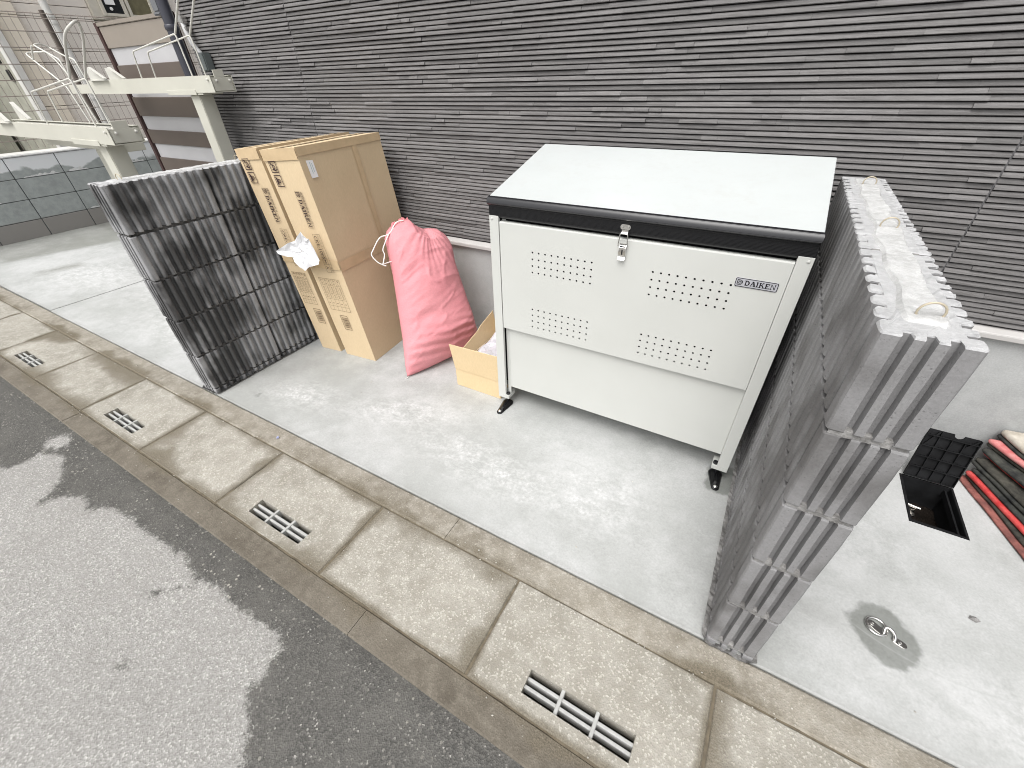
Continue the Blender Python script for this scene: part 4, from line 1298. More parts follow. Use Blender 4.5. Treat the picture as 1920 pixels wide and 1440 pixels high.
def prints_for(letter, a_logo, a_icon, a_tab, w_tab):
    def fnc(t, fn0, w0, h0, fn1, w1, h1):
        P = Print(fn0)
        care_icons(P, a_icon)
        # maker line: emblem, serif word, japanese line beside it
        for pl in emblem_polys(.024): P.poly([(a_logo + .001 + b, .9125 - a) for a, b in pl])
        for pl in word_polys(.023, .125): P.poly([(a_logo + .001 + b, .880 - a) for a, b in pl])
        v, f = fit_text(JP1, 0, 0, .160, .0125); down(P, v, f, a_logo + .030, .915)
        v, f = fit_text(MODEL, 0, 0, .138, .0175); down(P, v, f, a_logo + .008, .714)
        v, f = fit_text(letter, 0, 0, .014, .017); down(P, v, f, a_logo + .008, .560)
        P.mb.build('box_print', M_INK, t, recalc=False)
        L = Print(fn0)
        L.frame(a_logo - .003, a_logo + .0275, .750, .9155, .0012)
        L.frame(a_logo + .002, a_logo + .050, .527, .722, .0014)
        L.rect(a_logo + .0325, a_logo + .034, .5284, .7206)
        L.rect(a_logo + .0034, a_logo + .0486, .570, .5714)
        v, f = fit_text(JP2, 0, 0, .062, .010); down(L, v, f, a_logo + .0365, .716)
        v, f = fit_text('梱包', 0, 0, .022, .010); down(L, v, f, a_logo + .0365, .558)
        # contents table
        a0, a1, b0, b1 = a_tab, a_tab + w_tab, .304, .490
        L.frame(a0, a1, b0, b1, .0016)
        cols = 5
        for q in range(1, cols): L.rect(a0 + (a1 - a0) * q / cols - .0006, a0 + (a1 - a0) * q / cols + .0006, b0 + .0016, b1 - .0016)
        for bb in (.452, .405, .372, .330): L.rect(a0 + .0016, a1 - .0016, bb - .0006, bb + .0006)
        for q in range(cols):
            ac = a0 + (a1 - a0) * (q + .3) / cols
            v, f = fit_text('%s-%d' % (letter, cols - q), 0, 0, .030, .011); down(L, v, f, ac, .486)
            v, f = fit_text('扉枠部品', 0, 0, .036, .011); down(L, v, f, ac, .445)
            v, f = fit_text('本体', 0, 0, .022, .011); down(L, v, f, ac, .400)
            v, f = fit_text('1', 0, 0, .004, .009); down(L, v, f, ac, .350)
        # bar code block
        a0 = a_tab + .046
        L.mb.build('box_print_fine', M_INKL, t, recalc=False)
        K = Print(fn0)
        K.frame(a0, a0 + .052, .186, .276, .0026)
        cc = .262; kk = 0
        for wv_ in (.004, .002, .007, .003, .002, .005, .003, .006, .002, .004, .003):
            if cc < .198: break
            K.rect(a0 + .008, a0 + .046, cc - wv_ * .8, cc); cc -= wv_ + .0028
        K.mb.build('bar_print', M_INKL, t, recalc=False)
        if letter == 'A':
            S = MB(); q = [fn1(.030, 1.062 - .012), fn1(.069, 1.059 - .012), fn1(.069, .987 - .010), fn1(.030, .987 - .010)]
            e_ = (Vector(q[1]) - Vector(q[0])).cross(Vector(q[3]) - Vector(q[0])).normalized()
            if e_.x < 0: e_ = -e_
            S.add([Vector(p_) + e_ * .0006 for p_ in q], [(0, 1, 2, 3)])
            S.build('white_sticker', M_LABEL, t)
            S = MB()
            for r_, (c1_, c0_) in enumerate(((1.042, .995), (1.036, 1.000))):
                a_ = .045 + .010 * r_
                q = [fn1(a_, c1_), fn1(a_ + .003, c1_), fn1(a_ + .003, c0_), fn1(a_, c0_)]
                S.add([Vector(p_) + e_ * .0012 for p_ in q], [(0, 1, 2, 3)])
            S.build('sticker_print', M_LABELINK, t)
    return fnc
carton('narrower cardboard box touching the dark block wall, lettered B',
       [(-.574, -.660, .004), (-.431, -.643, .004), (-.495, -.045, .004), (-.610, -.060, .004)],
       [(-.682, -.690, 1.083), (-.540, -.673, 1.092), (-.604, -.060, 1.094), (-.684, -.070, 1.085)],
       prints_for('B', .072, .020, .022, .098))
carton('wider cardboard box with a white sticker on its side, nearer the pink sack',
       [(-.379, -.644, .004), (-.163, -.623, .004), (-.220, -.058, .004), (-.436, -.080, .004)],
       [(-.486, -.692, 1.088), (-.270, -.670, 1.104), (-.327, -.105, 1.104), (-.543, -.127, 1.089)],
       prints_for('A', .118, .024, .033, .142))

# crumpled paper caught between the boxes
outl = [(-0.323, 0.756), (-0.296, 0.725), (-0.271, 0.731), (-0.262, 0.680), (-0.258, 0.624), (-0.271, 0.602), (-0.365, 0.57), (-0.405, 0.544), (-0.431, 0.561), (-0.463, 0.61),
        (-0.52, 0.606), (-0.564, 0.614), (-0.576, 0.626), (-0.461, 0.681), (-0.403, 0.70)]
mb = MB()
ctrp = (-0.39, 0.645)
rp = random.Random(5)
RINGS = 6
v, f = [], []
npz = len(outl) * 2
ol = []
for q in range(len(outl)):
    a, b = outl[q], outl[(q + 1) % len(outl)]
    ol += [a, ((a[0] + b[0]) / 2, (a[1] + b[1]) / 2)]
for r_ in range(RINGS + 1):
    s = r_ / RINGS
    for (x_, z_) in ol:
        px_, pz_ = ctrp[0] + (x_ - ctrp[0]) * max(s, .02), ctrp[1] + (z_ - ctrp[1]) * max(s, .02)
        yy = -0.7135 - .012 * abs(mnoise.noise(Vector((px_ * 17, pz_ * 17, 4)))) - .010 * abs(mnoise.noise(Vector((px_ * 34 + pz_ * 20, pz_ * 30, 9)))) - .022 * max(0, s - .55) * (1 if x_ < -.42 or z_ > .7 else .4)
        v.append((px_, yy, pz_))
for r_ in range(RINGS):
    for q in range(npz):
        f.append((r_ * npz + q, r_ * npz + (q + 1) % npz, (r_ + 1) * npz + (q + 1) % npz, (r_ + 1) * npz + q))
mb.add(v, f)
o = mb.build('paper_sheet', M_PAPER, origin=(-.39, -.71, .6))
for q in range(3): pass
so = o.modifiers.new('thickness', 'SOLIDIFY'); so.thickness = 0.0008
tag(o, 'crumpled white sheet of paper stuck across the two tall cardboard boxes', 'paper')

# ------------------------------------------------------------------ pink sack
sack = thing('sack', 'full pink woven sack with white drawstring leaning on the wider cardboard box', 'sack', (.2, -.35, 0))
A = Vector((.12, -.66, .012)); U = Vector((.4191, .908, 0)); V = Vector((-.3669, .1694, .912)); N = Vector((.7985, -.4462, .4041))
Bc = [(-.006, .0), (.05, .001), (.108, .004), (.19, .010), (.278, .018), (.37, .045), (.443, .067), (.484, .119)]
Tc = [(.119, .72), (.151, .761), (.199, .784), (.25, .792), (.270, .790), (.281, .768), (.307, .744), (.337, .728), (.364, .727), (.408, .716), (.446, .682), (.474, .635)]
Lc = [(-.006, .0), (.003, .058), (.037, .200), (.058, .313), (.079, .424), (.099, .532), (.108, .613), (.115, .667), (.119, .72)]
Rc = [(.484, .119), (.478, .233), (.472, .299), (.469, .377), (.464, .454), (.460, .515), (.471, .586), (.474, .635)]
def along(P, t_):
    L = [0]
    for a, b in zip(P[:-1], P[1:]): L.append(L[-1] + math.hypot(b[0] - a[0], b[1] - a[1]))
    d = t_ * L[-1]
    for i in range(len(P) - 1):
        if d <= L[i + 1] + 1e-9:
            s = (d - L[i]) / (L[i + 1] - L[i])
            return (P[i][0] + (P[i + 1][0] - P[i][0]) * s, P[i][1] + (P[i + 1][1] - P[i][1]) * s)
    return P[-1]
def coons(s, t_):
    b, tt, l, r = along(Bc, s), along(Tc, s), along(Lc, t_), along(Rc, t_)
    o = []
    for q in (0, 1):
        o.append((1 - t_) * b[q] + t_ * tt[q] + (1 - s) * l[q] + s * r[q]
                 - ((1 - s) * (1 - t_) * Bc[0][q] + s * (1 - t_) * Bc[-1][q] + (1 - s) * t_ * Tc[0][q] + s * t_ * Tc[-1][q]))
    return o
NS, NTt = 72, 100
def fold(s, t_):
    """wrinkle height field on the cloth"""
    p_ = Vector((s, t_, 0))
    h = 0.010 * mnoise.fractal(Vector((s * 1.5, t_ * 3.6, 3.1)), 1.0, 2.0, 2) \
        + 0.0026 * mnoise.fractal(Vector((s * 3 + t_ * 2, t_ * 24 - s * 5, 8.1)), 1.0, 2.0, 3)
    ridge = 1 - abs(mnoise.noise(Vector((s * 2.6 + t_ * 1.2, t_ * 11 - s * 2.0, 5.5)))) * 2
    h += 0.005 * max(0, ridge) ** 5
    low = math.exp(-((t_ - .13) / .13) ** 2)
    h += 0.007 * low * math.sin(t_ * 95 + s * 9 + 2 * mnoise.noise(Vector((s * 4, t_ * 4, 1)))) * (0.4 + .6 * s)
    # gathers running out of the tied neck
    du, dv = s - .58, t_ - 1.0
    ang = math.atan2(dv, du); rd = math.hypot(du, dv * 1.4)
    h += 0.008 * math.exp(-rd * 5.5) * math.sin(ang * 25)
    # long valley falling from the neck between the two shoulders
    h -= 0.016 * math.exp(-((s - .60 + .10 * (1 - t_)) / .055) ** 2) * max(0, (t_ - .72) / .28)
    # hollows where the load sags
    h -= 0.014 * math.exp(-((s - .25) / .13) ** 2 - ((t_ - .66) / .05) ** 2)
    h -= 0.012 * math.exp(-((s - .36) / .2) ** 2 - ((t_ - .36) / .035) ** 2)
    return h
mb = MB(); v, f = [], []
for side_, TH in ((1, .125), (-1, .095)):
    b0 = len(v)
    for j in range(NTt + 1):
        for i in range(NS + 1):
            s, t_ = i / NS, j / NTt
            u_, v_ = coons(s, t_)
            e = max(0, 4 * s * (1 - s)) ** .55 * min(1, (t_ / .22)) ** .6 * min(1, ((1 - t_) / .10)) ** .5
            edge = min(1, s * 9, (1 - s) * 9, t_ * 12, (1 - t_) * 18)
            th = TH * e * (1.0 - .08 * t_)
            w_ = side_ * th + fold(s, t_) * edge * (1 if side_ > 0 else .4)
            jag = (.004 * mnoise.noise(Vector((s * 30, t_ * 30, 2)))) if t_ > .99 else 0
            v.append(A + U * u_ + V * (v_ + jag) + N * w_)
    for j in range(NTt):
        for i in range(NS):
            a = b0 + j * (NS + 1) + i
            q = (a, a + 1, a + NS + 2, a + NS + 1)
            f.append(q if side_ > 0 else q[::-1])
for p_ in v:
    if p_.z < .006: p_.z = .006
    if p_.y > -.042: p_.y = -.042
mb.add(v, f)
body = mb.build('sack_body', M_PINK, sack, recalc=False)
bmm = bmesh.new(); bmm.from_mesh(body.data); bmesh.ops.remove_doubles(bmm, verts=bmm.verts, dist=.0004); bmm.to_mesh(body.data); bmm.free()
body.data.polygons.foreach_set('use_smooth', [True] * len(body.data.polygons))
# frilled, tied neck
mb = MB(); v, f = [], []
for q in range(25):
    a = q / 24
    u_, v_ = along(Tc, .18 + .30 * a)
    w_ = .010 * math.sin(q * 1.9)
    v += [A + U * u_ + V * (v_ - .03) + N * (w_ + .004), A + U * (u_ + rnd.uniform(-.004, .004)) + V * (v_ + rnd.uniform(.0, .016)) + N * (w_ * 1.6)]
for q in range(24): f.append((q * 2, q * 2 + 2, q * 2 + 3, q * 2 + 1))
mb.add(v, f)
o = mb.build('sack_frill', M_PINK, sack, recalc=False)
so = o.modifiers.new('thickness', 'SOLIDIFY'); so.thickness = 0.002
cordp = [(-0.0571, -0.3155, 0.7304), (-0.077, -0.3559, 0.7249), (-0.0846, -0.407, 0.6836), (-0.1069, -0.4566, 0.6729), (-0.1134, -0.5091, 0.6277), (-0.1128, -0.5276, 0.6061),
         (-0.0923, -0.5205, 0.5735), (-0.0731, -0.5038, 0.554), (-0.0632, -0.493, 0.5463), (-0.0736, -0.5026, 0.5564), (-0.0778, -0.4753, 0.5947), (-0.0872, -0.4698, 0.6194), (-0.0878, -0.4453, 0.6477), (-0.0841, -0.4024, 0.6878)]
def smooth_path(P, k_=6):
    P = [Vector(p_) for p_ in P]; out = []
    for i in range(len(P) - 1):
        p0, p1, p2, p3 = P[max(i - 1, 0)], P[i], P[i + 1], P[min(i + 2, len(P) - 1)]
        for q in range(k_):
            t_ = q / k_
            out.append(.5 * ((2 * p1) + (p2 - p0) * t_ + (2 * p0 - 5 * p1 + 4 * p2 - p3) * t_ * t_ + (3 * p1 - p0 - 3 * p2 + p3) * t_ ** 3))
    out.append(P[-1]); return out
mb = MB(); mb.tube(smooth_path([Vector(p_) + N * .03 for p_ in cordp[:9]]), .0030, 7); mb.tube(smooth_path([Vector(p_) + N * .03 for p_ in cordp[9:]] + [A + U * .22 + V * .775 + N * .035]), .0030, 7)
mb.tube(smooth_path([Vector(cordp[9]) + N * .03, A + U * .122 + V * .60 + N * .02, A + U * .135 + V * .575 + N * .03]), .0026, 7)
mb.build('drawstring', M_CORD, sack, smooth=60)
mb = MB(); mb.tube(smooth_path([A + Vector((.002, -.002, .002)), A + Vector((.002, -.010, -.002)), A + Vector((-.003, -.020, -.004))], 4), .0018, 6)
mb.build('loose_thread', M_CORD, sack, smooth=60)

# ------------------------------------------------------------------ small open carton with a plastic bag
oc = thing('open_carton', 'small open cardboard carton with raised flaps beside the cabinet leg', 'cardboard box', (.53, -.45, 0))
ox0, ox1, oy0, oy1, oz = .398, .668, -.585, -.16, .112
tk = .004
mb = MB(); mb.box(ox0, ox1, oy0, oy0 + tk, .005, oz); mb.box(ox0, ox1, oy1 - tk, oy1, .005, oz)
mb.box(ox0, ox0 + tk, oy0 + tk, oy1 - tk, .005, oz); mb.box(ox1 - tk, ox1, oy0 + tk, oy1 - tk, .005, oz); mb.box(ox0 + tk, ox1 - tk, oy0 + tk, oy1 - tk, .005, .009)
mb.build('carton_body', M_CARD2, oc, bevel=.001, bseg=1)
def flap(pts, th=.004):
    P = [Vector(p_) for p_ in pts]
    n_ = (P[1] - P[0]).cross(P[2] - P[0]).normalized() * th
    s = MB(); m_ = len(P)
    s.add(P + [p_ + n_ for p_ in P], [tuple(range(m_))[::-1], tuple(range(m_, 2 * m_))] + [(q, (q + 1) % m_, m_ + (q + 1) % m_, m_ + q) for q in range(m_)])
    return s.build('carton_flap', M_CARD2, oc, bevel=.0008, bseg=1)
flap([(ox0 + .001, oy0 + .001, oz + .001), (ox1 - .001, oy0 + .001, oz + .001), (ox1 + .004, oy0 - .012, .270), (ox0 - .012, oy0 - .010, .259)])
flap([(ox0 + .001, oy1 - .004, oz + .001), (ox0 + .001, oy0 + .02, oz + .001), (ox0 - .012, oy0 + .10, .176), (ox0 - .016, oy0 + .25, .205), (ox0 - .016, oy0 + .28, .222), (ox0 - .018, oy1 - .012, .252)])
flap([(ox1 - .001, oy1 - .02, oz + .001), (ox1 - .006, oy1 - .02, oz + .22), (ox1 - .006, oy0 + .08, oz + .08), (ox1 - .001, oy0 + .02, oz + .001)])
flap([(ox1 - .01, oy1 - .001, oz + .001), (ox0 + .01, oy1 - .001, oz + .001), (ox0 + .02, oy1 + .03, oz + .13), (ox1 - .02, oy1 + .03, oz + .13)])
# creased triangle on the front flap
cr = MB(); cr.tube([(.548, oy0 - .0012, .1135), (.60, oy0 - .0050, .166), (.615, oy0 - .0075, .176), (.662, oy0 - .0080, .180)], .0011, 6); cr.build('flap_crease', M_CARD2, oc)
# bag inside
mb = MB(); v, f = [], []
nx_, ny_ = 20, 26
for j in range(ny_ + 1):
    for i in range(nx_ + 1):
        a, b = i / nx_, j / ny_
        x_ = ox0 + .010 + (ox1 - ox0 - .020) * a; y_ = oy0 + .010 + (oy1 - oy0 - .020) * b
        e = min(a, 1 - a, b, 1 - b) * 5
        z_ = .085 + .105 * min(1, e) ** .6 * (.55 + .45 * b) + .022 * mnoise.fractal(Vector((x_ * 14, y_ * 14, 1)), 1, 2, 3) * min(1, e)
        v.append((x_, y_, max(z_, .015)))
for j in range(ny_):
    for i in range(nx_):
        a = j * (nx_ + 1) + i
        f.append((a, a + 1, a + nx_ + 2, a + nx_ + 1))
mb.add(v, f)
pb = mb.build('plastic_bag', M_PLASTIC, origin=(.53, -.37, .05), smooth=70)
so = pb.modifiers.new('thickness', 'SOLIDIFY'); so.thickness = .0015
tag(pb, 'pale lilac plastic bag lying inside the small open carton', 'plastic bag')
pm = MB()
for r_, n_ in ((.085, 9), (.070, 7)):
    for q in range(n_):
        a = math.radians(150 + q * 7.5)
        cx_, cy_ = .685 + r_ * 1.5 * math.cos(a), -.330 + r_ * 1.5 * math.sin(a)
        i = (cx_ - ox0 - .010) / (ox1 - ox0 - .020); j = (cy_ - oy0 - .010) / (oy1 - oy0 - .020)
        if not (0.05 < i < .95 and .05 < j < .95): continue
        zz_ = max(v[int(round(j * ny_ + dj)) * (nx_ + 1) + int(round(i * nx_ + di))][2] for di in (-.5, .5) for dj in (-.5, .5)) + .004
        d_ = Vector((-math.sin(a), math.cos(a), 0)); e_ = Vector((math.cos(a), math.sin(a), 0)); c_ = Vector((cx_, cy_, zz_))
        pm.add([c_ - d_ * .004 - e_ * .003, c_ + d_ * .004 - e_ * .003, c_ + d_ * .004 + e_ * .003, c_ - d_ * .004 + e_ * .003], [(0, 1, 2, 3)])
if pm.v: pm.build('bag_print', simple('bag_ink', (0.16, 0.12, 0.16), 0.7), pb)

# ------------------------------------------------------------------ meter box in the slab
mbx = thing('meter_box', 'black plastic meter box sunk in the slab with its ribbed lid standing open', 'meter box', (2.42, -.364, 0))
mb = MB()
for a, b, c_, d in ((HX0 + .001, HX0 + .009, HY0 + .001, HY1 - .001), (HX1 - .009, HX1 - .001, HY0 + .001, HY1 - .001), (HX0 + .009, HX1 - .009, HY0 + .001, HY0 + .009), (HX0 + .009, HX1 - .009, HY1 - .009, HY1 - .001)):
    mb.box(a, b, c_, d, -.13, .0065)
mb.build('box_frame', M_METER, mbx, bevel=.001, bseg=1)
mb = MB(); mb.box(HX1 - .024, HX1 - .018, HY0 + .012, HY1 - .012, -.03, -.006); mb.box(HX0 + .012, HX1 - .025, HY0 + .030, HY0 + .034, -.05, -.014)
for q in range(7): mb.box(HX0 + .014 + q * .021, HX0 + .0165 + q * .021, HY0 + .009, HY0 + .030, -.05, -.014)
mb.build('inner_rib', M_METER, mbx)
mb = MB(); v, f = [], []
for j in range(13):
    for i in range(9):
        x_ = HX0 + .010 + (HX1 - HX0 - .020) * i / 8; y_ = HY0 + .010 + (HY1 - HY0 - .020) * j / 12
        bl = math.exp(-(((x_ - 2.375) / .035) ** 2 + ((y_ + .43) / .04) ** 2))
        v.append((x_, y_, -.118 + .075 * bl + .012 * mnoise.noise(Vector((x_ * 40, y_ * 40, 0)))))
for j in range(12):
    for i in range(8):
        a = j * 9 + i
        f.append((a, a + 1, a + 10, a + 9))
mb.add(v, f); mb.build('mud', M_SOIL, mbx, smooth=60)
mb = MB(); mb.tube([(2.372, -.40, -.052), (2.366, -.395, -.020)], .009, 10); mb.tube([(2.350, -.385, -.012), (2.388, -.392, -.012)], .006, 8); mb.lathe((2.366, -.405, -.045), [(.013, 0), (.015, .006), (.013, .012)], 12)
mb.build('valve', M_BRASS, mbx, smooth=50)
# lid, seen from its ribbed underside
lp0 = Vector((2.345, -.238, .012)); le1 = Vector((.152, 0, 0)); le2 = Vector((0.004, .060, .196)); ln = le1.cross(le2).normalized() * -1   # towards -Y
if ln.y > 0: ln = -ln
def lp(a, b, d): return lp0 + le1 * a + le2 * b + ln * d
lidm = MB()
def lbox(a0, a1, b0, b1, d0, d1):
    lidm.hexa([lp(a0, b0, d0), lp(a1, b0, d0), lp(a1, b0, d1), lp(a0, b0, d1), lp(a0, b1, d0), lp(a1, b1, d0), lp(a1, b1, d1), lp(a0, b1, d1)])
nt_a, nt_b = .50, .70      # finger notch in the top edge
notch = [(0, 0), (1, 0), (1, 1), (nt_b, 1)] + [(.60 + .10 * math.cos(t_), 1 - .075 * math.sin(t_)) for t_ in (math.radians(30), math.radians(60), math.radians(90), math.radians(120), math.radians(150))] + [(nt_a, 1), (0, 1)]
lidm.prism(notch, lambda a, b, d: lp(a, b, d), -.004, .0)
plate = lidm.build('box_lid', M_METER, mbx)
lidm = MB()
for q in range(5):
    a = .008 + q * .246
    lbox(a - .008, a + .010, 0.005, .90 if q in (2, 3) else .995, .0003, .010)
for q in range(5):
    b = .012 + q * .222
    lbox(.0, 1.0, b - .008, b + .008, .0006, .0125)
lidm.hexa([lp(.02, .66, .0005), lp(.06, .66, .0005), lp(.06, .66, .008), lp(.02, .66, .008), lp(.20, .98, .0005), lp(.24, .98, .0005), lp(.24, .98, .008), lp(.20, .98, .008)])
lidm.hexa([lp(.94, .98, .0005), lp(.98, .98, .0005), lp(.98, .98, .008), lp(.94, .98, .008), lp(.76, .80, .0005), lp(.80, .80, .0005), lp(.80, .80, .008), lp(.76, .80, .008)][:8])
lidm.build('lid_rib', M_METER, plate)

# ------------------------------------------------------------------ folding anchor ring
an = thing('anchor_ring', 'small shiny steel anchor ring lying on a damp patch of the slab', 'anchor ring', (2.20, -.985, 0))
zb_ = .0045
mb = MB(); mb.tube(arc((2.196, -.984, zb_ + .0045), .0255, 0, 2 * math.pi * 23 / 24, 24, (1, 0, 0), (0, 1, 0)), .0036, 8, closed=True)
mb.build('ring', M_CHROME, an, smooth=60)
mb = MB()
def plate_(x0, y0, x1, y1, w_, h0, h1):
    a = Vector((x0, y0, 0)); b = Vector((x1, y1, 0)); d_ = (b - a).normalized(); n_ = Vector((-d_.y, d_.x, 0)) * w_
    loop = [a + n_ * math.cos(t_) - d_ * w_ * math.sin(t_) for t_ in [math.pi * q / 6 for q in range(7)]] + [b - n_ * math.cos(t_) + d_ * w_ * math.sin(t_) for t_ in [math.pi * q / 6 for q in range(7)]]
    mb.prism([(p_.x, p_.y) for p_ in loop], lambda q, r_, d: (q, r_, d), h0, h1)
plate_(2.186, -.979, 2.206, -.992, .0115, zb_ - .001, zb_ + .003)
plate_(2.240, -1.002, 2.256, -1.007, .010, zb_ - .001, zb_ + .003)
mb.build('base_plate', M_CHROME, an, bevel=.0007)
mb = MB(); mb.tube(rounded([(2.212, -.998, zb_ + .003), (2.214, -.980, zb_ + .012), (2.226, -.979, zb_ + .013), (2.238, -.992, zb_ + .010), (2.236, -1.008, zb_ + .003)], .008), [.0042] * 17, 8)
mb.build('staple', M_CHROME, an, smooth=60)
for sx_, sy_ in ((2.187, -.980), (2.250, -1.005)):
    mb = MB(); mb.lathe((sx_, sy_, zb_ + .003), [(.0052, 0), (.0048, .0016), (.0022, .0021), (.0016, .0010), (.0002, .0010)], 12); mb.build('screw', M_CHROME, an, smooth=40)
chip = MB(); ch_c = Vector((2.447, -.820, .006))
chip.add([ch_c + Vector(p_) for p_ in ((-.014, -.004, 0), (.002, -.010, 0), (.015, .0, 0), (.006, .011, 0), (-.008, .009, 0), (.001, .001, .008))], [(0, 1, 5), (1, 2, 5), (2, 3, 5), (3, 4, 5), (4, 0, 5), (4, 3, 2, 1, 0)])
tag(chip.build('concrete_chip', M_MORTAR, origin=(2.447, -.82, .006)), 'small loose chip of concrete on the slab right of the anchor ring', 'stone chip')

# ------------------------------------------------------------------ stack of folded rubber mats at the right
def mat_sheet(name, label, cat, x, y, z, L, W, th, yaw, tilt, mats, sag=0.0, seed=0):
    """folded mat: slab with fat rounded left fold; local +a = width (to the right), +b = length (towards the road)"""
    t = thing(name, label, cat, (x, y, z))
    ca, sa = math.cos(yaw), math.sin(yaw)
    def P(a, b, h):
        zz_ = z + h + tilt * a - sag * (b / L) ** 2 * .05 + .004 * mnoise.noise(Vector((a * 9 + seed, b * 9, seed)))
        return (x + a * ca + b * sa, min(y + a * sa - b * ca, -.012), max(zz_, .0055 + h * .2))
    n = 22
    def sheet(nm, h0, h1, inset, mat, wob):
        mb = MB(); v, f = [], []
        prof = [(W, h0), (inset + .008, h0)] + [(inset + .008 - (h1 - h0) / 2 * math.sin(q * math.pi / 6) * .9, (h0 + h1) / 2 - (h1 - h0) / 2 * math.cos(q * math.pi / 6)) for q in range(1, 6)] + [(inset + .008, h1), (W, h1)]
        m_ = len(prof)
        bl = [0, .0015, .004, .008, .014] + [.03 + (L - .06) * q / n for q in range(n + 1)] + [L - .012, L - .004, L]
        for b in bl:
            sh = wob * mnoise.noise(Vector((b * 6, seed, 1)))
            ef = min(1, b / .014, (L - b) / .014 + .01); ef = math.sqrt(max(0, 1 - (1 - ef) ** 2)); end = .012 * (1 - ef)
            for (a, h) in prof:
                hh = (h0 + h1) / 2 + (h - (h0 + h1) / 2) * (.25 + .75 * ef)
                v.append(P(a + sh + end, b, hh))
        n2_ = len(bl) - 1
        for q in range(n2_):
            for r_ in range(m_):
                f.append((q * m_ + r_, q * m_ + (r_ + 1) % m_, (q + 1) * m_ + (r_ + 1) % m_, (q + 1) * m_ + r_))
        f.append(tuple(range(m_))); f.append(tuple(n2_ * m_ + r_ for r_ in range(m_))[::-1])
        mb.add(v, f)
        return mb.build(nm, mat, t, smooth=50)
    cum = 0
    for q, (nm, frac, inset, mat) in enumerate(mats):
        sheet(nm, th * cum, th * (cum + frac) - .0008, inset, mat, .006)
        cum += frac
    return t
mat_sheet('rubber_mat', 'lowest mat of the pile, mossy black with a dirty maroon edge', 'rubber mat', 2.520, -.150, .0055, .66, .46, .024, .30, .00,
          [('edge_layer', .45, .0, M_MAROON), ('top_layer', .55, .022, M_MATMOSS)], seed=1)
mat_sheet('rubber_mat', 'bright red edged black mat, second from the bottom of the pile', 'rubber mat', 2.534, -.150, .031, .62, .44, .030, .385, .01,
          [('red_layer', .58, .0, M_RED), ('black_layer', .42, .010, M_MATBLACK)], seed=2)
mat_sheet('rubber_mat', 'thick black mat lying over the bright red edged one', 'rubber mat', 2.542, -.112, .063, .60, .42, .026, .40, .01,
          [('lower_layer', .5, .0, M_MATBLACK), ('upper_layer', .5, .008, M_MATMOSS)], seed=3)
mat_sheet('rubber_mat', 'black mat with a red middle layer, twisted away from the wall', 'rubber mat', 2.562, -.078, .090, .58, .42, .028, .46, .01,
          [('red_layer', .45, .012, M_RED), ('black_layer', .55, .0, M_MATBLACK)], seed=4)
mat_sheet('rubber_mat', 'faded red and grey mat just under the beige cloth', 'rubber mat', 2.570, -.055, .119, .58, .42, .034, .56, .015,
          [('grey_layer', .45, .004, M_MATMOSS), ('red_layer', .55, .0, M_REDPALE)], seed=5)
mat_sheet('folded_cloth', 'dusty beige folded cloth on top of the rubber mats', 'cloth', 2.592, -.028, .153, .50, .40, .036, .40, .05,
          [('dark_fold', .3, .0, M_MATBLACK), ('cloth_layer', .7, .010, M_BEIGE)], seed=6)

